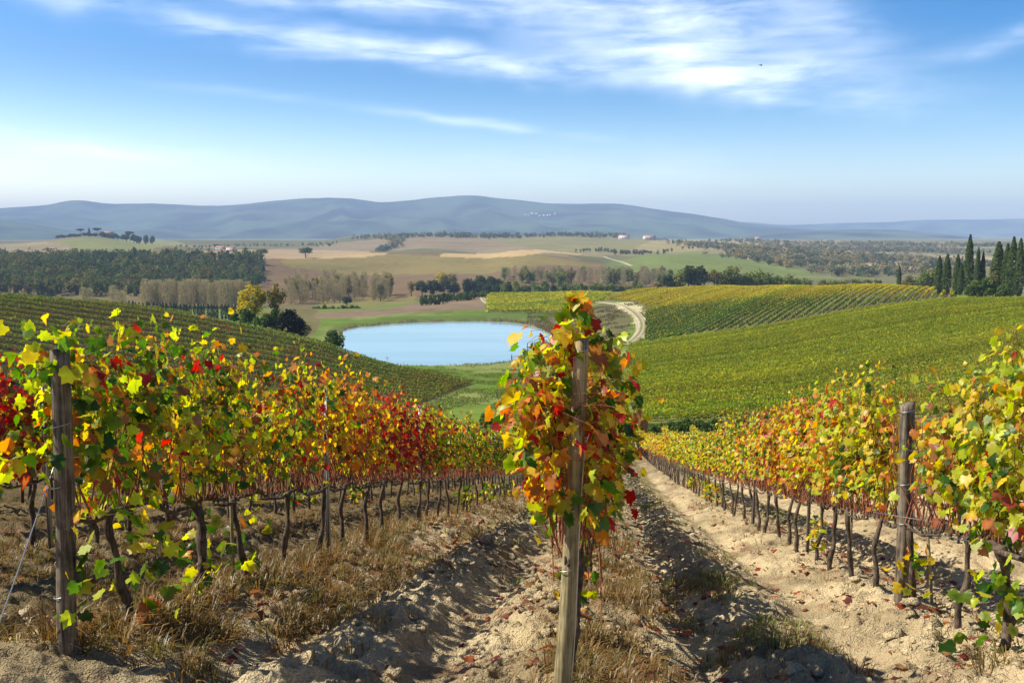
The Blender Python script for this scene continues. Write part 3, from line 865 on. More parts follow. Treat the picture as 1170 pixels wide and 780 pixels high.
# colour of the leaves along each row: (s, weights)
#        dgreen green yg   yel  oran red  wine brown
K = dict(lime=(.5, 2.6, 7, 3, .4, .08, 0, .3), green=(2, 5, 4.2, 1.6, .3, .12, 0, .3), dgreen=(7, 4, .8, .4, .3, .3, .3, .3), yg=(.6, 2.6, 6, 4, .8, .3, 0, .4), gold=(.3, 1.0, 3.4, 6, 2.2, .3, .05, .4),
         orange=(.3, .8, 1.6, 3.4, 4.4, 1.2, .25, .5), red=(.3, .5, .6, .9, 1.5, 5, 4, .5), wine=(.8, .4, .2, .3, .6, 3, 5, .5), mix=(1.5, 2.2, 2.4, 2.2, 1.6, 1.4, .5, .6))
ROWCOL = {
    'L1': [(5, 'green', 'mix', .18), (8.4, 'green', 'yg', .45), (10.0, 'yg', 'orange', .5), (11.6, 'orange', 'gold', .5), (13.0, 'red', 'wine', .5), (16.5, 'green', 'mix', .4), (21, 'dgreen', 'yg', .4), (27, 'dgreen', 'yg', .3), (50, 'dgreen', 'wine', .5), (62, 'yg', 'red', .35), (90, 'yg', 'orange', .35)],
    'C': [(5, 'mix', 'lime', .45), (7.2, 'green', 'orange', .35), (10, 'dgreen', 'green', .5), (30, 'dgreen', 'yg', .4), (60, 'yg', 'orange', .3)],
    'R1': [(5, 'lime', 'yg', .4), (8.6, 'lime', 'gold', .45), (11.5, 'gold', 'lime', .4), (15.5, 'gold', 'orange', .5), (18.5, 'yg', 'orange', .35), (23, 'green', 'gold', .4), (33, 'green', 'yg', .5), (52, 'yg', 'gold', .5), (85, 'gold', 'yg', .5)],
    'L2': [(5, 'wine', 'green', .5), (12.0, 'green', 'wine', .4), (14, 'yg', 'orange', .4), (24, 'green', 'wine', .4), (45, 'yg', 'wine', .4), (75, 'gold', 'red', .4)],
    'R2': [(5, 'gold', 'orange', .5), (14, 'yg', 'orange', .4), (30, 'yg', 'gold', .5), (60, 'gold', 'orange', .35), (85, 'yg', 'green', .4)],
}
def rowcol(row, s):
    spec = ROWCOL.get(row) or (ROWCOL['L2'] if row.startswith('L') else ROWCOL['R2'])
    c = spec[0]
    for e in spec:
        if s >= e[0]: c = e
    return c
WORDS = {'lime': 'lime green', 'green': 'green and yellow', 'dgreen': 'dark green', 'yg': 'yellow-green', 'gold': 'golden yellow', 'orange': 'orange and gold', 'red': 'bright red', 'wine': 'wine red', 'mix': 'green, red and orange'}
ROWWORD = {'L1': 'in the first row left of the middle post', 'C': 'in the row behind the leaning post', 'R1': 'in the first row right of the middle post',
           'L2': 'in the second row to the left', 'R2': 'in the second row to the right'}

STEP = 1.12
SPEC_LABEL = {('L1', 0): 'green and yellow grapevine climbing around the dark post at the left edge',
              ('L1', 1): 'grapevine with crooked black trunk and yellow-green leaves, first after the left post',
              ('C', 0): 'grapevine of red, orange and green leaves wrapped round the leaning middle post',
              ('R1', 0): 'pale yellow-green grapevine with twisted trunk at the right edge of the picture',
              ('R1', 1): 'yellow-green grapevine beside the slanted stake, nearer than the weathered right post'}
LIMIT = {'L1': 72, 'C': 66, 'R1': 78, 'L2': 40, 'R2': 46}
START = {'L1': 6.3, 'C': 5.98, 'R1': 7.55, 'L2': 8.0, 'R2': 13.0}
REST = []
C_TOP = at(664, 388, 5.55); C_LOW = at(640.5, 808, 5.45)
cbz = float(gd(C_LOW[0], C_LOW[1])[0])
LT = at(68, 398, 5.85); LB = at(77, 770, 5.85)
def build_vines():
    for row in ('L1', 'C', 'R1', 'L2', 'R2'):
        t0 = ROWS_T[row]; s = START[row]; i = 0
        used = {}
        while s < 116:
            rng = np.random.default_rng(hash_row(row) * 1000 + i)
            tt = t0 + rng.normal(0, 0.03)
            ss_ = s + rng.normal(0, 0.05)
            if s < LIMIT[row] and not (row == 'C' and 14 < s < 40 and i % 1):
                one_vine(row, i, ss_, tt, rng)
            else:
                REST.append((row, ss_, tt))
            s += STEP; i += 1
    for row in ('L3', 'L4', 'R3', 'R4'):
        t0 = ROWS_T[row]
        for s in np.arange(13 if row[0] == 'L' else 24, 116, STEP):
            REST.append((row, s, t0))
    for k in range(5, 11):
        for s in np.arange(45, 116, STEP):
            REST.append(('R%d' % k, s, 3.2 + 3.5 * (k - 1)))
    for k in range(5, 8):
        for s in np.arange(45, 116, STEP):
            REST.append(('L%d' % k, s, -3.6 - 3.4 * (k - 1)))
def hash_row(r):
    return {'L1': 1, 'C': 2, 'R1': 3, 'L2': 4, 'R2': 5}[r]
def one_vine(row, i, s, t, rng):
    x, y = xy(s, t)
    z = g1(x, y) + 0.06
    lod = 0 if s < (19 if row in ('L1', 'R1', 'C') else 12) else (1 if s < 38 else 2)
    _, k1, k2, pr = rowcol(row, s)
    slope = -0.25 + 0.0006 * s
    lab = SPEC_LABEL.get((row, i))
    zone = 'nearby' if s < 16 else ('midway down' if s < 40 else 'far down')
    group = f'{WORDS[k1]} grapevines {ROWWORD[row]}, {zone}'
    if lab is None:
        lab = f'{WORDS[k1]} grapevine {zone} {ROWWORD[row]}'
    root = empty('grapevine', (x, y, z), ROTZ, lab, 'grapevine', group)
    if (row, i) == ('L1', 1):
        tm = trunk_mesh(np.random.default_rng(5), 0, slope, crook=0.16, thick=0.042, x_bias=-0.25)
    elif (row, i) == ('R1', 0):
        tm = trunk_mesh(np.random.default_rng(9), 0, slope, crook=0.17, thick=0.042, x_bias=0.1)
    else:
        tm = TRUNKS[lod][int(rng.integers(0, len(TRUNKS[lod])))]
    link('trunk', tm, root)
    mb, ms = MB(), MB()
    kw = dict(slope=slope, top=2.42 + 0.2 * rng.random(), dens=0.78 if row == 'L1' else 1.0)
    if row == 'L1' and i < 7: kw['top'] += 0.12
    if row == 'L1' and i < 5: kw['scale'] = 0.9
    if row == 'R1' and s < 26: kw['top'] += 0.22
    if row in ('R1', 'L1') and s > 8.2: kw['low'] = 1.36
    if row == 'R1' and abs(s - 10.08) < 1.6:
        kw.update(clear=(9.25 - s, 10.42 - s))
    if row == 'R1' and i == 0: kw.update(top=2.75, half=0.75, dens=1.3)
    if row == 'L1' and i == 0: kw.update(thick=.30, dens=0.95)
    if row == 'C' and i == 0: kw.update(half=0.60, thick=0.46, top=2.62, low=1.34, dens=2.0, scale=0.9)
    if row == 'C' and i == 0:
        def lim(P):
            zz_ = P[:, 2] - slope * P[:, 0]
            half = np.interp(zz_, [1.2, 1.5, 1.75, 2.05, 2.3, 2.6, 2.8], [.20, .28, .47, .50, .34, .25, .14])
            (s0, t0_), (s1, t1_) = st(C_LOW[0], C_LOW[1]), st(C_TOP[0], C_TOP[1])
            h = np.clip((P[:, 2] + z - cbz) / (C_TOP[2] - cbz), 0, 1)
            dy = P[:, 1] + (t0_ + (t1_ - t0_) * h - t)
            front = P[:, 0] + s < s1 + .35
            block = front & (np.abs(dy) < .11) & ((zz_ > 2.0) & (h < .995) | (zz_ < 1.72))
            return (np.abs(P[:, 1] + .02) < half) & ~block
        kw['ylim'] = lim
    if row == 'C' and i == 1: kw.update(thick=0.34, top=2.55, dens=1.2)
    if row == 'C' and i > 1: kw.update(top=2.2)
    vine_leaf_wall(mb, ms, rng, K[k1], lod, mixw=(K[k2], pr), **kw)
    if lod < 2 and rng.random() < 0.22 and i > 0:          # low suckers on the trunk
        n = 26
        P = np.stack([rng.normal(0, .12, n), rng.normal(0, .10, n), 0.30 + 0.5 * rng.random(n)], -1)
        c, e = pick_colours(n, K['green' if row != 'R1' else 'yg'], rng)
        put_leaves(mb, P, rng.normal(size=(n, 3)) + (0, 0, .6), rng.normal(size=(n, 3)) * .6 + (0, 0, -.6), 0.08 + .05 * rng.random(n), c, e, min(lod, 1), rng)
    if (row, i) in (('L1', 0), ('R1', 0)):                 # green shoots low on the trunk / post
        n = 60
        q = rng.random(n)
        P = np.stack([rng.normal(0.05, .16, n), rng.normal(-0.02, .22, n), 0.15 + 1.0 * q], -1)
        c, e = pick_colours(n, K['green'], rng)
        put_leaves(mb, P, rng.normal(size=(n, 3)) + (0, 0, .6), rng.normal(size=(n, 3)) * .6 + (0, 0, -.6), 0.09 + .05 * rng.random(n), c, e, 0, rng)
    if lod < 2:
        for q in range(14 if lod == 0 else 8):
            cx = rng.uniform(-.6, .6); cy = rng.normal(0, .06)
            ms.tube([(cx, cy, 1.04 + slope * cx), (cx + rng.normal(0, .05), cy + rng.normal(0, .05), 1.22 + slope * cx), (cx + rng.normal(0, .09), cy + rng.normal(0, .09), 1.42 + slope * cx)], [.007, .006, .004], 4, (.3, .1, .05), cap=False)
    if (row, i) == ('C', 0):                               # bare red canes hanging by the post
        for q in range(8):
            yy = rng.normal(-0.1, .10)
            ms.tube([(rng.normal(0, .2), yy, 1.45), (rng.normal(0, .2), yy - .03, 1.0), (rng.normal(0, .2), yy - .05, .55 + .3 * rng.random())], 0.004, 4, (.3, .1, .05), cap=False)
    if (row, i) == ('C', 0):
        ps, pt = st(C_TOP[0], C_TOP[1])
        for cnt, h0, h1, sx, sy, dx, dy, kk_ in ((58, -.14, .27, .11, .12, .07, 0.03, 'mix'), (20, -.16, .10, .09, .15, .07, .04, 'lime'), (40, -1.05, -.55, .07, .17, -.16, .06, 'mix'), (30, -.62, -.2, .10, .07, .0, .26, 'lime')):
            P = np.stack([ps - s + dx + rng.normal(0, sx, cnt), t - pt + dy + rng.normal(0, sy, cnt), C_TOP[2] - z + h0 + (h1 - h0) * rng.random(cnt) ** (1.5 if h1 > .2 else 1)], -1)
            if h1 > 0: P[:, 1] = (t - pt + dy) + (P[:, 1] - (t - pt + dy)) * np.clip(1.15 - 1.1 * (P[:, 2] - (C_TOP[2] - z)) / .24, .25, 1.5)
            c, e = pick_colours(cnt, K[kk_], rng)
            put_leaves(mb, P, rng.normal(size=(cnt, 3)) + (-.4, 0, .4), rng.normal(size=(cnt, 3)) * .6 + (0, 0, -.7), 0.07 + .06 * rng.random(cnt), c, e, 0, rng)
    if (row, i) == ('L1', 0):
        for cnt, h0, h1, sx, sy, dx, dy in ((34, 1.95, 2.26, .20, .20, .10, .10), (40, 1.0, 2.0, .16, .10, .12, -.20), (22, 1.15, 1.55, .10, .12, .0, .30), (14, .25, .9, .08, .08, .06, -.10)):
            sp, tp_ = st(LB[0], LB[1])
            P = np.stack([sp - s + dx + rng.normal(0, sx, cnt), t - tp_ + dy + rng.normal(0, sy, cnt), rng.uniform(h0, h1, cnt) + slope * (sp - s)], -1)
            c, e = pick_colours(cnt, K['lime' if h0 > 2 else 'green'], rng)
            put_leaves(mb, P, rng.normal(size=(cnt, 3)) + (0, -.3, .5), rng.normal(size=(cnt, 3)) * .6 + (0, 0, -.7), 0.075 + .06 * rng.random(cnt), c, e, 0, rng)
    link('foliage', mb.mesh('foliage', [M['leaf']]), root)
    link('shoots', ms.mesh('shoots', [M['cane']]), root)
build_vines()
def build_rest():
    mb = MB()
    # ready-made leaf walls in a few colours, set down vine by vine
    for row, s, t in REST:
        rng = np.random.default_rng(int(abs(s * 131 + t * 977)) + 5)
        x, y = xy(s, t)
        z = g1(x, y)
        _, k1, k2, pr = rowcol(row, s)
        n = 95 if s < 75 else 70
        lx = rng.uniform(-.6, .6, n); ly = rng.normal(0, .17, n)
        hz = 1.15 + 1.25 * rng.random(n)
        P = np.stack([x + lx * SPH - ly * CPH, y + lx * CPH + ly * SPH, z + hz - 0.2 * lx], -1)
        side = np.sign(ly)
        Nr = np.stack([-side * CPH, side * SPH, 0.5 + 0 * side], -1) + rng.normal(0, .5, (n, 3))
        Tp = rng.normal(0, .5, (n, 3)) + (0, 0, -.8)
        c, e = pick_colours(n, K[k1] if rng.random() > pr else K[k2], rng)
        put_leaves(mb, P, Nr, Tp, 0.20 + .07 * rng.random(n), c, e, 2, rng)
        mb.tube([(x, y, z - .05), (x + rng.normal(0, .04), y, z + .55), (x, y, z + 1.12)], [.045, .035, .03], 4, (0.07, 0.05, 0.035), cap=False)
    tag(link('grapevines', mb.mesh('grapevines', [M['leaf']])), 'leafy grapevines filling the outer rows of the near slope down to the valley', 'grapevines', kind='stuff')
build_rest()

# ------------------------------------------------------------------ posts, stakes, wires
def post_mesh(P0, P1, r, mat, seed, split=False, nseg=24, ns=14):
    rng = np.random.default_rng(seed)
    mb = MB()
    P0, P1 = np.array(P0, float), np.array(P1, float)
    k = np.linspace(0, 1, nseg)
    bend = 0.012 * np.sin(k * PI)
    P = P0 + (P1 - P0) * k[:, None]; P[:, 0] += bend
    R = r * (1.06 - 0.10 * k) * (1 + 0.02 * rng.normal(size=nseg))
    th = np.arange(ns) * 2 * PI / ns
    prof = 1 + 0.06 * rng.normal(size=ns)
    if split:
        prof[[2, 3]] *= 0.82; prof[8] *= 0.86
    V = P[:, None] + (R[:, None] * prof[None] * (1 + 0.012 * rng.normal(size=(nseg, ns))))[..., None] * np.stack([np.cos(th), np.sin(th), 0 * th], -1)[None]
    V[-1, :, 2] += 0.02 * np.cos(th) * (1.5 if split else .5)
    V = V.reshape(-1, 3)
    i = np.arange(nseg - 1)[:, None] * ns; q = np.arange(ns)[None]; q2 = (q + 1) % ns
    Fq = np.stack([i + q, i + q2, i + ns + q2, i + ns + q], -1).reshape(-1, 4)
    V = np.vstack([V, P[-1] + (0, 0, 0.012)])
    q = np.arange(ns); Ft = np.stack([np.full(ns, nseg * ns), (nseg - 1) * ns + q, (nseg - 1) * ns + (q + 1) % ns], -1)
    mb.add(V, [Fq, Ft])
    return mb.mesh('post', [mat], smooth=True)
def ring_mesh(c, r, tube_r=0.003, tilt=0.1, n=20):
    mb = MB()
    th = np.linspace(0, 2 * PI, n)
    mb.tube(np.stack([c[0] + r * np.cos(th), c[1] + r * np.sin(th), c[2] + tilt * r * np.cos(th)], -1), tube_r, 5)
    return mb.mesh('wire_tie', [M['wire']])
def wood_post(base_xy, top, r, mat, label, seed, ties=(), split=False):
    bz = float(gd(base_xy[0], base_xy[1])[0])
    root = empty('wooden_post', (base_xy[0], base_xy[1], bz), 0, label, 'post')
    tl = np.array(top) - (base_xy[0], base_xy[1], bz)
    link('shaft', post_mesh((0, 0, -0.15), tl, r, mat, seed, split), root)
    for k in ties:
        link('wire_tie', ring_mesh(tl * k, r * 1.06, tilt=0.25), root)
    return root, tl, bz
# the leaning middle post
C_TOP = at(664, 388, 5.55); C_LOW = at(640.5, 808, 5.45)
cpost, ctl, cbz = wood_post((C_LOW[0] - 0.005, C_LOW[1]), C_TOP, 0.048, M['post_wood'], 'pale leaning wooden post wrapped in red and green vine leaves at the middle', 41, (0.35, 0.52, 0.97))
def rope():
    mb = MB()
    cb = np.array((C_LOW[0], C_LOW[1], cbz)); ct = C_TOP
    k = np.linspace(0.02, 0.70, 22)
    P = cb + (ct - cb) * k[:, None] + np.array((0.058, -0.045, 0)) + np.stack([0.006 * np.sin(k * 9), 0 * k, 0 * k], -1)
    arc = [P[-1] + (-0.004 + 0.03 * math.sin(a), 0.0, 0.09 * math.sin(a)) for a in np.linspace(.3, 1.4, 5)]
    mb.tube(np.vstack([P, arc]), 0.0045, 6)
    tag(link('guy_wire', mb.mesh('guy_wire', [M['wire']])), 'grey anchor wire running down the front of the leaning middle post', 'wire')
rope()
# the dark post at the left
LT = at(68, 398, 5.85); LB = at(77, 770, 5.85)
wood_post((LB[0], LB[1]), LT, 0.062, M['post_old'], 'dark upright wooden post in the leaves at the left edge', 42, (0.18, 0.55, 0.75))
# the weathered post at the right
RT = at(1037, 461, 9.68); RB = at(1030, 704, 9.68)
wood_post((RB[0], RB[1]), RT, 0.078, M['post_old'], 'weathered grey wooden post with split top, standing clear between the right vines', 43, (0.43, 0.62, 0.97), True)

def thin_post(name, s, t, h, label, group, kind, lean=(0, 0), r=0.022):
    x, y = xy(s, t); z = float(gd(x, y)[0])
    mb = MB()
    if kind == 'steel':
        for dx, dy, wx, wy in ((0, 0, 0.045, 0.006), (-.0225, .018, .006, .04), (.0225, .018, .006, .04)):
            mb.box((dx, dy, h / 2 - 0.1), (wx, wy, h + .2))
        for k in np.arange(0.3, h, 0.22):
            mb.box((0, -0.006, k), (0.05, 0.010, 0.02))
        m = M['metal']
    else:
        mb.tube([(0, 0, -.1), (lean[0] * .5, lean[1] * .5, h * .5), (lean[0], lean[1], h)], [r, r * .95, r * .85], 7, jit=.06)
        m = M['post_wood'] if kind == 'wood' else M['grey_bark']
    o = link(name, mb.mesh(name, [m]), None, (x, y, z), ROTZ + PI / 2)
    tag(o, label, 'post' if kind != 'cane' else 'stake', group)
    return o
for row, first, gap in (('L1', 11.1, 5.6), ('C', 12.5, 5.6), ('R1', 15.0, 5.6), ('L2', 10.5, 5.6), ('R2', 12.5, 5.6)):
    s = first; i = 0
    while s < 75:
        if row == 'C' and s > 30: break
        if (row, i) == ('L1', 0):
            lab = 'pale grey steel post among orange and red vines of the left row'
        elif (row, i) == ('R1', 0):
            lab = 'dark steel post under golden vines, next after the weathered right post'
        else:
            lab = f'thin steel trellis post {ROWWORD[row]}, further down'
        thin_post('trellis_post', s, ROWS_T[row] + 0.02, 2.25, lab, f'steel trellis posts {ROWWORD[row]}', 'steel')
        s += gap; i += 1
x_, y_, _z = ground_at(268, 690, 5)
s_, t_ = st(x_, y_); thin_post('stake', s_, t_, 1.05, 'slim pale wooden stake left of the steel post in the left row', 'vine stakes', 'wood', r=.016)
x_, y_, _z = at(1068, 655, 9.4)
s_, t_ = st(x_, y_); thin_post('stake', s_, t_, 1.0, 'slanted grey stake leaning beside the weathered right post', 'vine stakes', 'wood', (0.12, 0.0), .018)
x_, y_, _z = at(970, 668, 12.2)
s_, t_ = st(x_, y_); thin_post('stake', s_, t_, 1.35, 'slim pale stake left of the weathered right post', 'vine stakes', 'wood', r=.016)

def trellis(row, s0, s1, label):
    x0, y0 = xy(s0, ROWS_T[row]); z0 = g1(x0, y0)
    root = empty('wire_trellis', (x0, y0, z0), 0, label, 'trellis wires', 'trellis wires along the rows')
    for h, dt in ((1.0, 0.02), (1.42, .06), (1.42, -.06), (1.85, .06), (1.85, -.06), (2.2, 0.02)):
        ss = np.arange(s0, s1, 2.8)
        xs, ys = xy(ss, ROWS_T[row] + dt)
        z = G(xs, ys) + h + 0.05
        z[1::2] -= 0.015
        mb = MB(); mb.tube(np.stack([xs - x0, ys - y0, z - z0], -1), 0.0022, 4)
        link('wire', mb.mesh('wire', [M['wire']]), root)
trellis('L1', 5.5, 70, 'grey trellis wires strung along the row left of the middle post')
trellis('R1', 7.0, 70, 'grey trellis wires strung past the weathered post in the right row')
trellis('C', 5.8, 40, 'grey trellis wires hidden in the middle row behind the leaning post')
trellis('L2', 8, 40, 'grey trellis wires in the second row on the left')
trellis('R2', 8, 45, 'grey trellis wires in the second row on the right, seen past the post')
def guy(name, p, q, r, label):
    mb = MB(); k = np.linspace(0, 1, 8)[:, None]
    P = np.array(p) * (1 - k) + np.array(q) * k
    P[:, 2] -= 0.02 * np.sin(k[:, 0] * PI)
    mb.tube(P, r, 5)
    tag(link(name, mb.mesh(name, [M['wire']])), label, 'wire')
guy('guy_wire', at(66, 520, 5.85), at(-30, 790, 5.2), 0.004, 'thin anchor wire slanting down to the left from the dark post')
guy('guy_wire', at(1000, 585, 9.6), at(1172, 607, 8.0), 0.004, 'thick low wire crossing in front of the weathered right post')

# ------------------------------------------------------------------ grass, fallen leaves, clods
def build_grass():
    mb = MB(); rng = np.random.default_rng(77)
    def tufts(n, s0, s1, tc, tw, h, cols, dens, blades=26):
        s = s0 * np.exp(rng.random(n) * math.log(s1 / s0))
        t = tc + rng.normal(0, tw, n)
        keep = fbm(s * 0.8, t * 1.6, 3, 50 + int(tc * 10)) > dens
        s, t = s[keep], t[keep]
        x, y = xy(s, t); z = gd(x, y)
        for i in range(len(s)):
            b = max(9, int(blades * min(1, 12 / s[i])))
            wk = 1 + max(0, (s[i] - 10) / 25)
            a = rng.random(b) * 2 * PI; rr = 0.10 * np.sqrt(rng.random(b))
            lean = 0.35 + 0.95 * rng.random(b)
            hh = h * (0.45 + 0.75 * rng.random(b)) * (0.6 + 0.8 * rng.random())
            bx, by = x[i] + rr * np.cos(a), y[i] + rr * np.sin(a)
            dx, dy = np.cos(a), np.sin(a)
            w = 0.004 * wk * (0.7 + 0.8 * rng.random(b))
            px_, py_ = -dy * w, dx * w
            m1 = 0.55 * hh; l1 = lean * hh * 0.28; l2 = lean * hh * 0.95
            z0 = z[i] - 0.02
            V = np.stack([np.stack([bx - px_, by - py_, np.full(b, z0)], -1), np.stack([bx + px_, by + py_, np.full(b, z0)], -1),
                          np.stack([bx + dx * l1 + px_ * .8, by + dy * l1 + py_ * .8, z0 + m1], -1), np.stack([bx + dx * l1 - px_ * .8, by + dy * l1 - py_ * .8, z0 + m1], -1),
                          np.stack([bx + dx * l2, by + dy * l2, z0 + hh * np.maximum(.25, 1 - 0.42 * lean)], -1)], 1)
            k = np.arange(b)[:, None] * 5
            c0 = np.array(cols[rng.integers(0, len(cols))])
            C = c0 * (0.7 + 0.6 * rng.random((b, 1)))
            mb.add(V.reshape(-1, 3), [k + np.array([[0, 1, 2, 3]]), k + np.array([[3, 2, 4]])], np.repeat(C, 5, 0))
    straw = [(0.23, 0.135, 0.04), (0.16, 0.09, 0.03), (0.28, 0.18, 0.06), (0.15, 0.13, 0.035)]
    greenish = [(0.20, 0.22, 0.045), (0.28, 0.25, 0.075), (0.14, 0.18, 0.03)]
    tufts(1300, 5.5, 45, -2.95, 0.36, 0.15, straw, 0.44)
    tufts(420, 5.5, 40, -3.7, 0.3, 0.26, straw, 0.40)
    tufts(330, 5.6, 14, 0.0, 0.22, 0.16, straw, 0.42)
    tufts(260, 14, 40, -0.3, 0.4, 0.28, straw, 0.40)
    tufts(330, 6.8, 12, 1.3, 0.32, 0.11, straw + greenish, 0.50)
    tufts(700, 13, 75, 1.45, 0.3, 0.11, greenish + straw, 0.47, 18)
    tufts(500, 8, 60, -2.0, 0.5, 0.13, greenish + straw, 0.54, 18)
    tufts(1900, 8.0, 50, -6.4, 1.3, 0.14, straw, 0.40, 20)
    tufts(250, 6.8, 30, 3.1, 0.35, 0.14, straw, 0.52, 14)
    tufts(300, 6.8, 14, 0.5, 0.4, 0.10, straw, 0.5, 14)
    tag(link('dry_grass', mb.mesh('dry_grass', [M['grass']])), 'dry straw grass growing under the vine rows and between the wheel tracks', 'grass', kind='stuff')
build_grass()
def build_fallen():
    mb = MB(); rng = np.random.default_rng(78)
    n = 11000
    s = 6.0 * np.exp(rng.random(n) * math.log(50 / 6.0)); base = rng.choice([-3.6, -0.3, 3.2, 6.7, -7.0], n, p=[.27, .27, .28, .1, .08])
    t = base + rng.normal(0.35, 0.75, n)
    keep = fbm(s * 1.5, t * 1.8, 3, 64) > 0.50 - 0.0 * s
    s, t = s[keep], t[keep]; n = len(s)
    x, y = xy(s, t); z = gd(x, y) + 0.025
    P = np.stack([x, y, z], -1)
    Nr = np.stack([rng.normal(0, .45, n), rng.normal(0, .45, n), np.ones(n)], -1)
    Tp = np.stack([rng.normal(size=n), rng.normal(size=n), rng.normal(0, .15, n)], -1)
    cc = np.array([(0.30, 0.06, 0.04), (0.38, 0.13, 0.05), (0.24, 0.10, 0.05), (0.42, 0.24, 0.10), (0.16, 0.05, 0.035)])
    c = cc[rng.integers(0, 5, n)] * (0.7 + .6 * rng.random((n, 1)))
    nr = s < 22
    sz = 0.02 + .10 * rng.random(n) ** 2.0
    c = np.where((sz < .05)[:, None], np.array((0.20, 0.13, 0.07)) * (.6 + .8 * rng.random((n, 1))), c)
    put_leaves(mb, P[nr], Nr[nr], Tp[nr], sz[nr], c[nr], c[nr] * .7, 0, rng)
    put_leaves(mb, P[~nr], Nr[~nr], Tp[~nr], sz[~nr] * 1.3, c[~nr], c[~nr], 2, rng)
    tag(link('fallen_leaves', mb.mesh('fallen_leaves', [M['leaf']])), 'dry red and brown vine leaves scattered over the pale soil', 'leaves', kind='stuff')
build_fallen()
def build_clods():
    mb = MB(); rng = np.random.default_rng(79)
    import bmesh
    bm = bmesh.new(); bmesh.ops.create_icosphere(bm, subdivisions=2, radius=1)
    V0 = np.array([v.co for v in bm.verts]); F0 = np.array([[v.index for v in f.verts] for f in bm.faces]); bm.free()
    n = 4200
    s = 6.2 * np.exp(rng.random(n) * math.log(32 / 6.2)); t = rng.uniform(-5.0, 5.2, n)
    dr = np.min(np.abs(t[:, None] - ALL_T[None]), 1)
    keep = (np.abs(dr - 0.98) > 0.2) & (fbm(s * .9, t * 1.1, 3, 36) > 0.44)
    s, t = s[keep], t[keep]
    x, y = xy(s, t); z = gd(x, y)
    for i in range(len(s)):
        r = 0.014 + 0.06 * rng.random() ** 2.6
        V = V0 * (1 + 0.30 * rng.normal(size=(len(V0), 1))) * (r * (0.8 + .6 * rng.random()), r * (0.8 + .6 * rng.random()), r * 0.7)
        a = rng.random() * 6.28; ca, sa = math.cos(a), math.sin(a)
        V = np.stack([V[:, 0] * ca - V[:, 1] * sa, V[:, 0] * sa + V[:, 1] * ca, V[:, 2]], -1) + (x[i], y[i], z[i] + r * .05)
        mb.add(V, F0, np.array((0.60, 0.475, 0.28)) * (0.85 + .3 * rng.random()))
    me = mb.mesh('soil_clods', [M['soil']], smooth=True)
    a_ = me.attributes.new('Near', 'FLOAT', 'POINT'); a_.data.foreach_set('value', np.ones(len(me.vertices), np.float32))
    tag(link('soil_clods', me), 'pale crumbly clods of dry earth lying along the wheel tracks', 'clods', kind='stuff')
build_clods()

# ------------------------------------------------------------------ vineyards on the hills, row by row
def quad_cloud(P, size, Nr, C, rng):
    """one loose leaf clump per point"""
    n = len(P)
    Nr = norm(Nr)
    A = norm(np.cross(Nr, rng.normal(size=(n, 3)))); B = np.cross(Nr, A)
    s = size[:, None]
    e = rng.uniform(0.6, 1.0, (n, 4, 1))
    V = np.stack([P + s * A * e[:, 0], P + s * B * e[:, 1], P - s * A * e[:, 2], P - s * B * e[:, 3]], 1).reshape(-1, 3)
    Fq = np.arange(n * 4).reshape(-1, 4)
    return V, Fq, np.repeat(C, 4, 0)
def hill_rows(poly, direction, spacing, per_m, size, colf, label, group, width=0.42, hmin=.45, hmax=1.85, name='vine_row', minlen=6, seed=1, cap=400):
    rng = np.random.default_rng(seed)
    d = np.array(direction, float); d /= np.linalg.norm(d)
    nn = np.array((-d[1], d[0]))
    P = np.asarray(poly)
    c0, c1 = (P @ nn).min(), (P @ nn).max(); a0, a1 = (P @ d).min(), (P @ d).max()
    cnt = 0
    for c in np.arange(c0 + spacing * .5, c1, spacing):
        al = np.arange(a0, a1, 0.7)
        X = al[:, None] * d + c * nn
        ins = inpoly(X[:, 0], X[:, 1], P)
        if ins.sum() * 0.7 < minlen:
            continue
        k = np.nonzero(ins)[0]
        # longest continuous run
        runs = np.split(k, np.nonzero(np.diff(k) > 1)[0] + 1)
        run = max(runs, key=len)
        L = len(run) * 0.7
        if L < minlen: continue
        n = int(L * per_m)
        q = rng.uniform(al[run[0]], al[run[-1]], n)
        gap = fbm(q * 0.16, np.full(n, c * 3.1), 3, seed + 40)
        keep = (gap > 0.24)
        q = q[keep]; n = len(q)
        off = rng.normal(0, width * .5, n)
        X = q[:, None] * d + (c + off)[:, None] * nn
        top = hmax + 0.3 * (fbm(q * .45, np.full(n, c), 2, seed + 8) - .5)
        h = hmin + (top - hmin) * rng.random(n) ** 0.75
        z = G(X[:, 0], X[:, 1]) + h
        Nr = np.stack([nn[0] * np.sign(off), nn[1] * np.sign(off), 0.5 + 0 * off], -1) + rng.normal(0, .6, (n, 3))
        Cc = colf(X[:, 0], X[:, 1], h, rng) * rng.normal(1, .13) * np.array((rng.normal(1, .06), 1, 1)) * (.72 + .45 * (h / hmax))[:, None]  # last factor paints sunlit tops and shaded lower sides into the leaf colour
        b = np.array((*(X.mean(0)), 0.0)); b[2] = z.mean() - 1
        V, Fq, C4 = quad_cloud(np.column_stack([X, z]) - b, size * (.7 + .6 * rng.random(n)), Nr, Cc, rng)
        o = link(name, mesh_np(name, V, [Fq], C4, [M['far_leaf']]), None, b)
        tag(o, label, 'vine row', group)
        cnt += 1
        if cnt >= cap: break
    print(group, cnt)
def mixcol(cols, w):
    cols = np.array(cols); w = np.array(w, float); w /= w.sum()
    def f(x, y, h, rng):
        n = len(x)
        patch = fbm(x / 16, y / 16, 3, 12)
        i = rng.choice(len(cols), n, p=w)
        c = cols[i]
        k = sstep(patch, .42, .6)[:, None]
        return (c * (1 - .35 * k) + cols[-1] * .35 * k) * (.75 + .5 * rng.random((n, 1)))
    return f
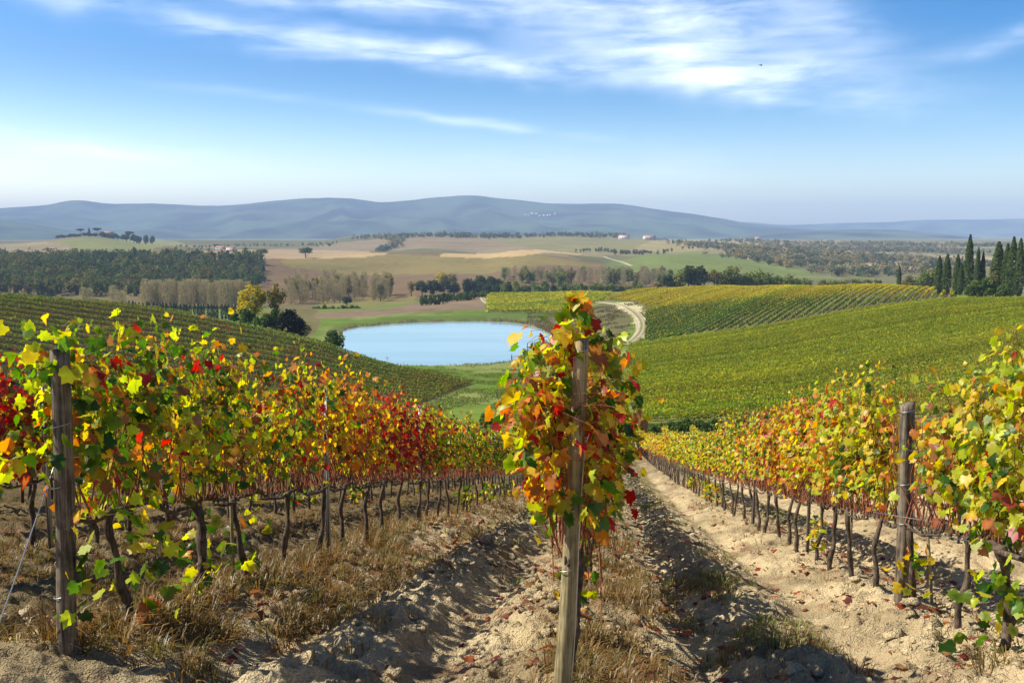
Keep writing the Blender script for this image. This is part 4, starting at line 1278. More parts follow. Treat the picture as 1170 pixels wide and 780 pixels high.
def upper_col(x, y, h, rng):
    n = len(x)
    g = np.array((0.085, 0.15, 0.022)); yl = np.array((0.50, 0.42, 0.035)); og = np.array((0.45, 0.30, 0.04))
    a = x / y
    k = sstep(y + 60 * (fbm(x / 25, y / 25, 3, 15) - .5) + a * 260, 405, 520)
    m = (rng.random(n) < (.16 + .74 * k))
    c = np.where(m[:, None], np.where(rng.random((n, 1)) < .85, yl, og), g)
    return c * (.7 + .6 * rng.random((n, 1)))
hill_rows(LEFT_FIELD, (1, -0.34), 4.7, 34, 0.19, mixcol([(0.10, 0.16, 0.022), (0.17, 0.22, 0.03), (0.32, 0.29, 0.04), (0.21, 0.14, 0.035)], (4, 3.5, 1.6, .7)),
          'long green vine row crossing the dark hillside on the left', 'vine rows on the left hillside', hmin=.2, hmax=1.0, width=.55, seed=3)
hill_rows(RIGHT_FIELD, (1, 0.30), 2.6, 46, 0.175, mixcol([(0.27, 0.31, 0.028), (0.38, 0.37, 0.036), (0.48, 0.41, 0.04), (0.35, 0.26, 0.04), (0.19, 0.24, 0.026)], (5, 4, 1.3, 1, 3)),
          'dense olive vine row on the broad slope right of the middle post', 'vine rows on the lower right slope', seed=4)
hill_rows(UPPER_FIELD, (0.50, 1), 2.9, 24, 0.26, upper_col, 'narrow vine row running up the far right hill above the bare edge', 'vine rows on the upper right hill', hmax=1.6, seed=5)
hill_rows(SMALL_FIELD, (1, 0.6), 4.0, 13, 0.42, mixcol([(0.20, 0.28, 0.035), (0.42, 0.42, 0.04), (0.50, 0.42, 0.04)], (4, 3, 2)), 'yellow-green vine row in the small field behind the pond', 'vine rows behind the pond', seed=6)

# ------------------------------------------------------------------ trees
def crown_cloud(rng, n, rx, rz, zc, size, cols, clumps=14, flat=0.0, shape='round'):
    """leaf clumps spread over several boughs"""
    cl = norm(rng.normal(size=(clumps, 3))) * (rng.random((clumps, 1)) ** .45) * (rx * .72, rx * .72, rz * .72)
    k = rng.integers(0, clumps, n)
    rr = rng.uniform(.26, .50, clumps)
    d = norm(rng.normal(size=(n, 3)))
    rad = rng.random((n, 1)) ** .35
    P = cl[k] + d * rad * np.array((rx, rx, min(rz, rx * 1.1))) * rr[k][:, None]
    P[:, 2] += zc
    base = np.array(cols)[rng.integers(0, len(cols), clumps)] * (.75 + .5 * rng.random((clumps, 1)))
    C = base[k] * (.7 + .6 * rng.random((n, 1)))
    return quad_cloud(P, size * (.6 + .8 * rng.random(n)), d + rng.normal(0, .5, (n, 3)), C, rng)
def limbs(mb, rng, h, r, spread, n=5, top=.9):
    mb.tube([(0, 0, -.4), (rng.normal(0, .02 * h), rng.normal(0, .02 * h), h * .4), (0, 0, h * top)], [r * 1.2, r * .8, r * .25], 7, (.1, .08, .06))
    for i in range(n):
        z = h * rng.uniform(.3, .65); a = rng.random() * 6.28
        mb.tube([(0, 0, z), (spread * .4 * math.cos(a), spread * .4 * math.sin(a), z + .12 * h), (spread * .8 * math.cos(a), spread * .8 * math.sin(a), z + .28 * h)], [r * .5, r * .35, r * .1], 5, (.1, .08, .06))
GREEN = [(0.12, 0.18, 0.04), (0.16, 0.22, 0.045), (0.20, 0.23, 0.05)]
def tree_pair(kind, seed):
    rng = np.random.default_rng(seed)
    tr, cr = MB(), MB()
    mat = M['tree_bark']
    if kind == 'broadleaf':                       # 12 m
        limbs(tr, rng, 9, .28, 3.6); cr.add(*crown_cloud(rng, 1300, 4.6, 5.6, 5.6, .50, GREEN + [(0.20, 0.20, 0.05)], 24))
    elif kind == 'dark':
        limbs(tr, rng, 9, .28, 3.2); cr.add(*crown_cloud(rng, 1200, 4.2, 5.4, 5.6, .50, [(0.06, 0.08, 0.03), (0.08, 0.10, 0.035)], 24))
    elif kind == 'oak':
        limbs(tr, rng, 9, .4, 5); cr.add(*crown_cloud(rng, 1300, 6.2, 4.6, 8.4, .6, [(0.09, 0.12, 0.04), (0.11, 0.14, 0.05)], 22))
    elif kind == 'yellow':
        limbs(tr, rng, 10, .22, 2.8, 7); cr.add(*crown_cloud(rng, 1500, 3.3, 5.2, 8.2, .34, [(0.50, 0.38, 0.03), (0.40, 0.34, 0.04), (0.30, 0.27, 0.05)], 22))
    elif kind == 'olive':
        limbs(tr, rng, 9, .22, 2.6, 7); cr.add(*crown_cloud(rng, 800, 3.0, 4.6, 7.6, .34, [(0.22, 0.19, 0.05), (0.28, 0.21, 0.06), (0.16, 0.15, 0.05)], 20))
    elif kind == 'bush':
        tr.tube([(0, 0, -.3), (.1, 0, 1.2)], [.12, .05], 6)
        cr.add(*crown_cloud(rng, 1100, 2.6, 2.3, 2.0, .30, [(0.06, 0.10, 0.022), (0.09, 0.14, 0.03), (0.12, 0.16, 0.035)], 16))
    elif kind == 'dark_bush':
        tr.tube([(0, 0, -.3), (.1, 0, 1.8)], [.16, .06], 6)
        cr.add(*crown_cloud(rng, 1500, 2.7, 3.6, 3.2, .30, [(0.012, 0.018, 0.010), (0.018, 0.026, 0.012)], 20))
    elif kind == 'bare':                          # leafless poplar with thin twigs, 18 m
        mat = M['grey_bark']
        tr.tube([(0, 0, -.4), (.1, 0, 8), (0, .1, 17)], [.2, .14, .03], 6, (.2, .17, .14))
        for i in range(26):
            z = rng.uniform(3, 15); a = rng.random() * 6.28; L = rng.uniform(1.2, 2.6) * (1.15 - z / 22)
            tr.tube([(0, 0, z), (L * .5 * math.cos(a), L * .5 * math.sin(a), z + 1.2), (L * .8 * math.cos(a), L * .8 * math.sin(a), z + 3.0)], [.06, .04, .015], 4, (.2, .17, .14))
        n = 1100
        uz = rng.random(n); zz_ = 1.5 + 16 * uz; a = rng.random(n) * 6.28
        r = np.sqrt(rng.random(n)) * 2.9 * np.sin(np.clip(.20 + .66 * uz, 0, 1) * PI) ** .6 * (.7 + .6 * fbm(a * 1.2, zz_ * .3, 2, seed))
        P = np.stack([r * np.cos(a), r * np.sin(a), zz_], -1)
        C = np.array([(0.37, 0.30, 0.17), (0.30, 0.235, 0.14), (0.35, 0.31, 0.13)])[rng.integers(0, 3, n)]
        s1 = .13; h1 = rng.uniform(.5, 1.3, n)
        b = rng.random(n) * 6.28
        dx = np.stack([np.cos(b) * s1, np.sin(b) * s1, 0 * b], -1); up = np.stack([.25 * np.cos(a), .25 * np.sin(a), np.ones(n)], -1) * h1[:, None]
        cr.add(np.stack([P - dx, P + dx, P + up], 1).reshape(-1, 3), np.arange(n * 3).reshape(-1, 3), np.repeat(C, 3, 0))
    elif kind == 'cypress':                       # 16 m, 1.5 m wide
        tr.tube([(0, 0, -.4), (0, 0, 2), (0, 0, 13)], [.22, .18, .05], 7, (.1, .08, .06))
        n = 2300
        u = rng.random(n) ** .85; zz_ = .7 + u * 15.3
        prof = np.clip(1 - u ** 2.6, 0.03, 1) ** .8 * np.clip(.55 + u * 2.5, 0, 1) * 1.45
        a = rng.random(n) * 6.28
        lump = .88 + .22 * fbm(a * 1.3 + 9, zz_ * .55, 3, seed)
        r = prof * lump * (rng.random(n) ** .22)
        P = np.stack([r * np.cos(a), r * np.sin(a), zz_], -1)
        Nr = np.stack([np.cos(a), np.sin(a), .5 + 0 * a], -1) + rng.normal(0, .4, (n, 3))
        C = np.array([(0.055, 0.085, 0.025), (0.075, 0.11, 0.03), (0.095, 0.13, 0.035)])[rng.integers(0, 3, n)] * (.7 + .6 * rng.random((n, 1)))
        V, Fq, C4 = quad_cloud(P, .26 * (.6 + .8 * rng.random(n)), Nr, C, rng)
        cr.add(V, Fq, C4)
    elif kind == 'young':                         # slim young tree 7 m
        tr.tube([(0, 0, -.3), (0, 0, 5)], [.09, .03], 5, (.1, .08, .06))
        n = 260; u = rng.random(n); a = rng.random(n) * 6.28; r = .75 * np.sin(np.clip(u * .9 + .1, 0, 1) * PI) ** .7 * np.sqrt(rng.random(n))
        P = np.stack([r * np.cos(a), r * np.sin(a), .5 + 6.3 * u], -1)
        cr.add(*quad_cloud(P, .28 * (.7 + .6 * rng.random(n)), rng.normal(size=(n, 3)) + (0, 0, .3), np.array((0.05, 0.065, 0.03)) * (.7 + .6 * rng.random((n, 1))), rng))
    elif kind == 'umbrella':                      # umbrella pine 13 m
        tr.tube([(0, 0, -.4), (.3, 0, 5), (0, 0, 10)], [.35, .28, .18], 7, (.1, .08, .06))
        for i in range(7):
            a = i * .9; tr.tube([(0, 0, 8.5), (2 * math.cos(a), 2 * math.sin(a), 10.2), (4.5 * math.cos(a), 4.5 * math.sin(a), 11.2)], [.16, .12, .05], 5, (.1, .08, .06))
        cr.add(*crown_cloud(rng, 900, 7.5, 2.0, 11.8, .7, [(0.035, 0.055, 0.022), (0.05, 0.07, 0.03)], 22))
    elif kind == 'scrub':                         # brown shrub mound
        tr.tube([(0, 0, -.2), (0, 0, .8)], [.06, .03], 5)
        cr.add(*crown_cloud(rng, 700, 2.2, 1.1, .8, .22, [(0.22, 0.12, 0.07), (0.17, 0.10, 0.06)], 14))
    return tr.mesh('trunk', [mat], smooth=True), cr.mesh('crown', [M['far_leaf']])
PAIRS = {}
def tree(name, kind, x, y, h_scale, label, group=None, cat='tree', rng=random, wid=None, sink=0.1):
    if kind not in PAIRS:
        PAIRS[kind] = [tree_pair(kind, 500 + 37 * len(PAIRS) + i) for i in range(3)]
    tm, cm = PAIRS[kind][rng.randrange(3)]
    root = empty(name, (x, y, g1(x, y) - sink), rng.random() * 6.28, label, cat, group)
    w = wid if wid is not None else h_scale
    root.scale = (w, w, h_scale)
    link('trunk', tm, root); link('crown', cm, root)
    return root
NATH = dict(broadleaf=11.3, dark=11.2, oak=13, yellow=13.3, olive=12, bush=4.3, dark_bush=6.6, bare=18.3, cypress=16, young=7, umbrella=13.2, scrub=1.9)
def tree_px(name, kind, px, ptop, Y, label, group=None, cat='tree', wpx=None, wnat=None, pbase=None):
    """tree standing on the ground at distance Y whose top reaches the given height"""
    a, s = ray(px, ptop)
    x = a * Y; zt = EYE + s * Y
    h = max(1.2, zt - g1(x, Y))
    hs = h / NATH[kind]
    wid = hs if wpx is None else (wpx * Y / F) / wnat
    return tree(name, kind, x, Y, hs, label, group, cat, wid=wid)

# cypresses on the right
cyp = [(1028, 303, 470, 6, 'small lone cypress standing apart on the far vineyard crest'),
       (1074, 292, 345, 11, 'short dark cypress at the left end of the cypress group'),
       (1083, 290, 343, 12, 'second cypress from the left of the group, slim and pointed'),
       (1095, 290, 335, 11, 'cypress in front of the tall one, with a broken double top'),
       (1099, 300, 330, 9, 'low cypress close to the foot of the tallest one'),
       (1109, 268, 338, 13, 'tallest slender cypress rising above the others, left of the shrubs'),
       (1118.5, 282, 346, 8, 'thin cypress just right of the tallest one'),
       (1124, 287, 346, 8, 'thin low cypress between the tall one and the dense clump'),
       (1142, 276, 326, 19, 'broad bushy cypress beside the pale shrubs'),
       (1152, 278, 322, 14, 'cypress squeezed between the bushy one and the tall pair'),
       (1159, 270.5, 318, 15, 'tall dense cypress of the clump at the right edge'),
       (1167, 272, 316, 13, 'rightmost cypress, cut by the edge of the picture'),
       ]
for px, ptop, Y, w, lab in cyp:
    tree_px('cypress_tree', 'cypress', px, ptop, Y, lab, 'cypresses on the right hill', wpx=w, wnat=3.0)
for px, ptop, Y, k in ((1118, 318, 322, 'bush'), (1128, 316, 318, 'bush'), (1136, 308, 324, 'olive'), (1110, 325, 318, 'bush'), (1146, 326, 312, 'bush')):
    tree_px('shrub', k, px, ptop, Y, 'pale green shrub at the foot of the cypresses', 'shrubs under the cypresses', 'shrub')
# trees by the pond
tree_px('yellow_tree', 'yellow', 290, 320, 268, 'bright yellow autumn tree behind the left hill crest', wpx=37, wnat=6.6)
tree_px('yellow_tree', 'yellow', 279, 330, 272, 'smaller pale yellow tree leaning out left of the bright yellow one', wpx=20, wnat=6.6)
tree_px('olive_brown_tree', 'olive', 314, 319, 266, 'thin olive brown tree right of the bright yellow one', wpx=24, wnat=6.0)
for px, pt, Y, w in ((268, 357, 252, 16), (283, 349, 250, 22), (300, 356, 248, 22), (313, 352, 250, 20)):
    tree_px('shrub', 'bush', px, pt, Y, 'green shrub at the foot of the yellow tree', 'shrubs under the yellow tree', 'shrub', wpx=w, wnat=5.2)
tree_px('dark_bush', 'dark_bush', 328, 351, 243, 'almost black evergreen bush on the hill crest beside the yellow tree', None, 'shrub', wpx=32, wnat=5.4)
tree_px('dark_bush', 'dark_bush', 341, 362, 246, 'low dark bush leaning towards the pond', None, 'shrub', wpx=26, wnat=5.4)
tree_px('bush', 'bush', 383, 374, 244, 'round dark green bush standing at the left shore of the pond', None, 'shrub', wpx=32, wnat=5.2)
tree_px('bush', 'olive', 344, 365, 290, 'grey green willow between the dark bush and the pond', None, 'shrub', wpx=26, wnat=6)
for px, pt, w in ((610, 407, 26), (622, 407, 22), (598, 413, 12)):
    p = ground_at(px, 416, 250)
    tree_px('brown_shrub', 'scrub', px, pt, p[1], 'rust brown shrub on the near shore of the pond', 'brown shrubs on the near shore', 'shrub', wpx=w, wnat=4.4)
# lone field oaks
tree_px('oak_tree', 'oak', 299, 284, 1230, 'lone round oak in the tan field right of the dark forest', None, wpx=17, wnat=12.5)
tree_px('oak_tree', 'oak', 349, 282, 1240, 'lone dark oak casting a long shadow on the ploughed field', None, wpx=19, wnat=12.5)
# villa hill pines
for px, pt, lab in ((92, 261.5, 'left umbrella pine beside the hilltop villa'), (111, 260.5, 'middle umbrella pine beside the hilltop villa'), (148, 264.5, 'umbrella pine alone to the right of the hilltop villa')):
    tree_px('umbrella_pine', 'umbrella', px, pt, 1840, lab, 'umbrella pines by the hilltop villa', wpx=11, wnat=15)
tree_px('cypress_tree', 'cypress', 101.5, 260, 1840, 'tiny cypress between the two umbrella pines on the villa hill', 'villa trees', wpx=3, wnat=2.6)
rr = random.Random(5)
for px in np.linspace(66, 172, 30):
    tree_px('villa_tree', 'dark', px + rr.uniform(-2, 2), 264.2 + abs(px - 118) / 50 * 3.4 + rr.uniform(-.8, 1.2), 1835 + rr.uniform(-12, 14), 'dark evergreen in the grove round the hilltop villa', 'grove round the hilltop villa', wpx=7, wnat=8.4)
# poplar plantation and slim young trees in front of it
rr = random.Random(6)
for i, px in enumerate(np.linspace(163, 283, 40)):
    tree_px('poplar_tree', 'bare', px + rr.uniform(-1.5, 1.5), 319 + rr.uniform(-1.5, 3), 610 + rr.uniform(0, 26), 'bare grey poplar in the plantation before the dark forest', 'bare poplars before the forest')
for px, pt in ((95, 327), (102, 328), (128, 325), (139, 331), (67, 336), (5, 333), (12, 336)):
    tree_px('poplar_tree', 'bare', px, pt, 560, 'bare poplar standing singly at the foot of the dark forest', 'single poplars below the forest')
for px in np.linspace(140, 268, 34):
    tree_px('young_tree', 'young', px + rr.uniform(-1, 1), 343 + (px - 140) / 128 * 4 + rr.uniform(-1, 1.5), 520, 'slim dark young tree in the line before the poplars', 'slim young trees in a line')
# bare wood behind the pond
for i in range(85):
    px = rr.uniform(328, 446); Y = rr.uniform(640, 760)
    tree_px('bare_tree', 'bare' if rr.random() < .75 else 'olive', px, 312 + (720 - Y) / 12 + rr.uniform(-3, 9), Y, 'thin brown tree in the wood left of the dark grove behind the pond', 'bare trees of the valley wood')
for px in (366, 374, 381, 388, 394, 400):
    tree_px('yellow_tree', 'yellow', px, 313 + rr.uniform(-1, 2), 770, 'pale yellow tree among the bare trees behind the pond', 'pale yellow trees in the valley wood', wpx=11, wnat=6.6)
for px, pt, Y, k, w in ((435, 322, 650, 'olive', 10), (396, 336, 620, 'dark', 14), (470, 320, 700, 'olive', 16), (482, 318, 705, 'dark', 18), (495, 315, 710, 'dark', 20), (507, 316, 712, 'dark', 18), (519, 321, 715, 'dark', 16), (505, 309, 780, 'yellow', 16), (517, 311, 780, 'olive', 18), (535, 312, 720, 'dark', 20), (548, 311, 722, 'dark', 22), (560, 312, 724, 'dark', 20), (570, 316, 730, 'dark', 18)):
    tree_px('grove_tree', k, px, pt, Y, 'rounded tree in the dark grove beyond the far shore of the pond' if k == 'dark' else 'yellow brown tree beside the dark grove behind the pond',
            'dark grove behind the pond' if k == 'dark' else 'brown trees by the dark grove', wpx=w, wnat=8.4 if k == 'dark' else 6.2)
for i, px in enumerate(np.linspace(482, 556, 16)):
    tree_px('hedge_shrub', 'bush', px, 336 - (px - 482) * .06 + rr.uniform(-1, 2), 560 + rr.uniform(0, 40), 'green hedge shrub along the field edge behind the pond', 'hedge shrubs behind the pond', 'shrub', wpx=9, wnat=5.2)
for i, px in enumerate(np.linspace(360, 408, 10)):
    tree_px('hedge_shrub', 'bush', px, 348.5 + rr.uniform(-1.5, 1.5), 520 + rr.uniform(0, 20), 'dark hedge shrub beyond the left end of the pond', 'hedge shrubs left of the pond', 'shrub', wpx=11, wnat=5.2)
for i in range(26):
    px = 700 + i * 11 + rr.uniform(-4, 4)
    a_, _s = ray(px, 480); Y = 124 + rr.uniform(-2, 3)
    tree('hedge_shrub', 'bush', a_ * Y, Y, rr.uniform(.30, .46), 'dark green hedge shrub between the near rows and the olive slope', 'hedge shrubs at the foot of the right slope', 'shrub', rng=rr, wid=rr.uniform(.4, .6))
for px, py in ((604, 470), (590, 476), (612, 476), (575, 484), (622, 468), (556, 488)):
    p = ground_at(px, py, 122)
    tree('hedge_shrub', 'bush', p[0], p[1], rr.uniform(.4, .6), 'green shrub at the lower end of the grassy path', 'shrubs on the grassy path', 'shrub', rng=rr)
# green hedgerow along the top of the pond fields and the upper vineyard
for i, px in enumerate(np.linspace(555, 735, 34)):
    k = 'broadleaf' if rr.random() < .75 else 'dark'
    tree_px('hedgerow_tree', k, px + rr.uniform(-2, 2), 321 + rr.uniform(-3.5, 3), 670 + rr.uniform(0, 35), 'green hedgerow tree behind the small yellow vineyard', 'hedgerow behind the small vineyard', wpx=rr.uniform(10, 15), wnat=9)
for i in range(90):
    px = rr.uniform(575, 765); Y = rr.uniform(860, 1000)
    tree_px('bare_tree', 'bare' if rr.random() < .5 else rr.choice(['olive', 'broadleaf']), px, 306 + (930 - Y) / 40 + rr.uniform(-3, 3), Y, 'brown or olive tree in the thin wood behind the green hedgerow', 'thin brown wood behind the hedgerow')
hr = [(765, 312, 'dark', 22), (778, 306, 'broadleaf', 24), (787, 299, 'dark', 22), (800, 301, 'dark', 26), (805, 312, 'olive', 22), (816, 306, 'olive', 22), (826, 309, 'broadleaf', 24), (836, 299.5, 'broadleaf', 26), (847, 308, 'broadleaf', 24), (858, 309, 'broadleaf', 24), (868, 306, 'broadleaf', 24), (878, 309, 'broadleaf', 26), (890, 313, 'broadleaf', 24), (902, 311, 'broadleaf', 24), (914, 314, 'broadleaf', 22), (924, 318, 'broadleaf', 18), (752, 322, 'olive', 18), (770, 322, 'dark', 20), (793, 318, 'olive', 22), (940, 318, 'broadleaf', 16), (952, 318, 'broadleaf', 16), (965, 317, 'broadleaf', 16), (978, 315, 'broadleaf', 18), (990, 317, 'broadleaf', 16), (1003, 318, 'bush', 16), (1040, 312, 'olive', 16), (1048, 314, 'broadleaf', 16), (1056, 304, 'broadleaf', 20), (1064, 300, 'broadleaf', 22), (1050, 322, 'olive', 26), (1036, 318, 'olive', 16)]
for px, pt, k, w in hr:
    tree_px('hedgerow_tree', k, px, pt, 590 if px < 930 else 520, {'dark': 'dark rounded tree', 'broadleaf': 'fresh green tree', 'olive': 'brownish olive tree', 'bush': 'low green shrub'}[k] + ' in the belt behind the upper right vineyard',
            {'dark': 'dark', 'broadleaf': 'green', 'olive': 'brownish', 'bush': 'low'}[k] + ' trees in the belt behind the upper vineyard', wpx=w, wnat=5.2 if k == 'bush' else (6.2 if k == 'olive' else 9))

# woods that read as one mass
def wood_mass(name, spots, label, cols, tall=(10, 14), per=110, qs=1.0, seed=1, wide=0.42):
    rng = np.random.default_rng(seed)
    mb = MB()
    for x, y in spots:
        h = rng.uniform(*tall); r = h * wide * rng.uniform(.8, 1.15)
        z = g1(x, y)
        base = [np.array(cols[int(np.clip(fbm(np.array(x / 45), np.array(y / 45), 2, seed) * 1.6 - .3 + rng.normal(0, .22), 0, .999) * len(cols))]) * rng.uniform(.7, 1.35)]
        V, Fq, C = crown_cloud(rng, per, r, h * .56, h * .46, qs, base, 11)
        mb.add(V + (x, y, z), Fq, C)
        mb.tube([(x, y, z - .3), (x, y, z + h * .6)], [.25, .12], 4, (.06, .05, .04), cap=False)
    tag(link(name, mb.mesh(name, [M['far_leaf']])), label, name.replace('_', ' '), kind='stuff')
def spots_in(P, n, seed, minx=None):
    rng = np.random.default_rng(seed); P = np.asarray(P)
    lo, hi = P.min(0), P.max(0)
    X = rng.uniform(lo, hi, (n * 4, 2))
    return X[inpoly(X[:, 0], X[:, 1], P)][:n]
FOREST = np.array([(-.66 * 700, 700), (-.295 * 690, 690), (-.268 * 880, 880), (-.272 * 1110, 1110), (-.66 * 1130, 1130)])
wood_mass('forest', spots_in(FOREST, 1300, 3), 'dark green forest covering the rise behind the left vineyard', [(0.05, 0.075, 0.022), (0.07, 0.095, 0.03), (0.095, 0.115, 0.035), (0.13, 0.12, 0.04)], (9, 17), 150, 0.95, 11)
def strip(pts, ymin, n, seed, dx=8, dy=20):
    rng = np.random.default_rng(seed)
    P = px_poly(pts, ymin)
    k = rng.random(n) * (len(P) - 1); i = k.astype(int); f = (k - i)[:, None]
    return P[i] * (1 - f) + P[i + 1] * f + rng.normal(size=(n, 2)) * (dx, dy)
W1 = [(0.10, 0.125, 0.05), (0.085, 0.10, 0.045), (0.13, 0.145, 0.06)]
W2 = W1 + [(0.24, 0.20, 0.10), (0.30, 0.24, 0.13), (0.19, 0.18, 0.08), (0.26, 0.21, 0.09)]
wood_mass('treeline', np.vstack([strip([(455, 272), (520, 271), (600, 271.5), (700, 271.5), (760, 274)], 2200, 260, 21, 6, 25)]), 'dark line of trees along the far ridge below the mountains', W1, (10, 16), 70, 1.6, 22, .6)
wood_mass('copse', np.vstack([strip([(414, 272), (440, 271.5), (455, 276)], 1900, 60, 23, 12, 30), strip([(455, 275), (452, 283), (430, 288)], 1500, 50, 24, 7, 14)]), 'grey green copse on the bare hill below the mountains', W2, (10, 15), 80, 1.4, 25, .55)
wood_mass('woodland', np.vstack([strip([(785, 281), (820, 282), (870, 290), (880, 297)], 1450, 260, 26, 16, 60), strip([(865, 300), (930, 300), (1000, 297), (1060, 300)], 1000, 420, 27, 22, 60),
                                  strip([(850, 292), (930, 288), (1010, 286), (1080, 288)], 1500, 520, 28, 24, 90), strip([(880, 282), (960, 281), (1060, 281), (1180, 282)], 2200, 460, 29, 40, 120),
                                  strip([(955, 315), (1010, 312), (1060, 306), (1110, 303)], 800, 200, 30, 14, 40), strip([(830, 276), (880, 278), (920, 281)], 2100, 80, 35, 18, 50)]),
          'patchwork of olive and grey woodland filling the plain on the right', W2, (9, 14), 80, 1.3, 31, .66)
wood_mass('hedges', np.vstack([strip([(205, 283), (250, 282), (330, 281), (380, 281)], 1700, 60, 32, 8, 20), strip([(660, 288), (700, 288), (720, 291), (800, 283)], 1350, 50, 33, 5, 10), strip([(705, 291), (720, 290), (740, 289)], 1300, 14, 34, 4, 6)]),
          'thin dark hedges along the far field edges', W1, (6, 10), 60, 1.0, 36)

# ------------------------------------------------------------------ buildings
def house(x, y, w, d, h, rot, label, wallm='wall', nwin=3, group=None, name='farmhouse'):
    z = g1(x, y)
    root = empty(name, (x, y, z), rot, label, 'house', group)
    mb = MB(); mb.box((0, 0, h / 2 - .5), (w, d, h + 1)); 
    mb.add([(-w / 2, -d / 2, h), (-w / 2, d / 2, h), (-w / 2, 0, h + d * .22), (w / 2, -d / 2, h), (w / 2, d / 2, h), (w / 2, 0, h + d * .22)], [np.array([(0, 2, 1), (3, 4, 5)])])
    link('wall', mb.mesh('wall', [M[wallm]]), root)
    rf = MB(); e = .5; th = .25; rh = d * .22
    for sg in (-1, 1):
        a, b = (0, rh + h + .05), (sg * (d / 2 + e), h - .15)
        V = []
        for xx in (-w / 2 - e, w / 2 + e):
            for yy, zz2 in (a, b):
                V += [(xx, yy, zz2), (xx, yy, zz2 + th)]
        rf.add(V, [np.array([(0, 2, 6, 4), (1, 5, 7, 3), (0, 1, 3, 2), (4, 6, 7, 5), (2, 3, 7, 6), (0, 4, 5, 1)])])
    r = link('roof', rf.mesh('roof', [M['roof']]), root)
    ch = MB(); ch.box((w * .25, d * .1, h + rh + .3), (.8, .8, 1.8)); link('chimney', ch.mesh('chimney', [M[wallm]]), r)
    for i in range(nwin):
        wb = MB(); wb.box(((i + .5) / nwin * w - w / 2, -d / 2 - .02, h * .6), (w * .09, .1, h * .28))
        link('window', wb.mesh('window', [M['pane']]), root)
def house_px(px, py, ymin, *a, **k):
    p = ground_at(px, py, ymin); house(p[0], p[1], *a, **k)
house(*at(123, 270, 1852)[:2], 22, 12, 11, .2, 'stone villa among umbrella pines on the hilltop at the left', 'wall', 4, name='villa')
house_px(713, 273.5, 2300, 30, 14, 9, -.15, 'white farmhouse on the far ridge above the centre', 'white_wall', 4)
house_px(742, 274, 2300, 34, 16, 9, .25, 'tan farm building at the right end of the ridge treeline', 'wall', 3)
house_px(861, 296.5, 1000, 17, 9, 5, .5, 'orange roofed farmhouse half hidden in the trees on the right plain')
house_px(866, 273.5, 1900, 30, 16, 9, .3, 'pinkish farmhouse on the low ridge right of centre')
house_px(264, 287.5, 1200, 14, 9, 5, .1, 'small pale farmhouse with red roof beyond the forest', 'white_wall', 3)
house_px(254, 285, 1300, 22, 9, 4, -.2, 'low grey shed beside the small pale farmhouse', 'white_wall', 3)
rr = random.Random(9)
for i in range(12):
    px = 602 + i * 2.9 + rr.uniform(-1, 1); py = 247 - 1.2 * math.sin(i * .6) + rr.uniform(-.6, .6)
    a_t, s_t = ray(px, py)
    RV = RIDGE['mountains']
    jc = int(np.argmin(np.abs(RV[0, :, 0] / RV[0, :, 1] - a_t)))
    sl = (RV[:, jc, 2] - EYE) / RV[:, jc, 1]
    kr = np.nonzero(sl >= s_t)[0]
    p = RV[kr[0] if len(kr) else 30, jc] + (rr.uniform(-12, 12) + (a_t - RV[0, jc, 0] / RV[0, jc, 1]) * 8000, 0, 0)
    w = rr.uniform(12, 22)
    root = empty('town_house', (p[0], p[1], p[2]), rr.uniform(-.4, .4), 'pale house in the little town high on the mountain slope', 'house', 'houses of the mountain town')
    mb = MB(); mb.box((0, 0, -8), (w, 12, 36)); link('wall', mb.mesh('wall', [M['white_wall']]), root)
    mb = MB(); mb.add([(-w / 2 - 1, -8, 10.1), (w / 2 + 1, -8, 10.1), (w / 2 + 1, 8, 10.1), (-w / 2 - 1, 8, 10.1), (-w / 2, 0, 14), (w / 2, 0, 14)], [np.array([(0, 1, 5, 4), (2, 3, 4, 5), (3, 2, 1, 0)]), np.array([(0, 4, 3), (1, 2, 5)])])
    link('roof', mb.mesh('roof', [M['roof']]), root)

# ------------------------------------------------------------------ small things in the valley
def pole(px, pyb, pyt, ymin, label, r=.07):
    p = ground_at(px, pyb, ymin); t = at(px, pyt, p[1])
    mb = MB(); mb.tube([(0, 0, -.3), (0.02, 0, (t[2] - p[2]) * .5), (0, 0, t[2] - p[2])], [r, r * .9, r * .8], 8)
    tag(link('field_post', mb.mesh('field_post', [M['post_old']]), None, p), label, 'post')
pole(499, 482, 452, 125, 'thin upright pole in the grass below the left vineyard')
pole(568, 455, 434, 125, 'thin pole in the grassy path below the pond')
def snag():
    a, s = ray(442, 412); Y = (POND_Z - EYE) / s
    mb = MB(); rng = np.random.default_rng(4)
    mb.tube([(0, 0, -.5), (.1, 0, .8), (0, 0, 1.6)], [.07, .05, .02], 5)
    for i in range(9):
        an = rng.random() * 6.28; z = rng.uniform(.3, 1.3)
        mb.tube([(0, 0, z), (.5 * math.cos(an), .5 * math.sin(an), z + .25), (.9 * math.cos(an), .9 * math.sin(an), z + .3)], [.03, .02, .01], 4)
    tag(link('dead_shrub', mb.mesh('dead_shrub', [M['grey_bark']]), None, (a * Y, Y, POND_Z)), 'small leafless shrub standing in the pond near its left shore', 'shrub')
snag()
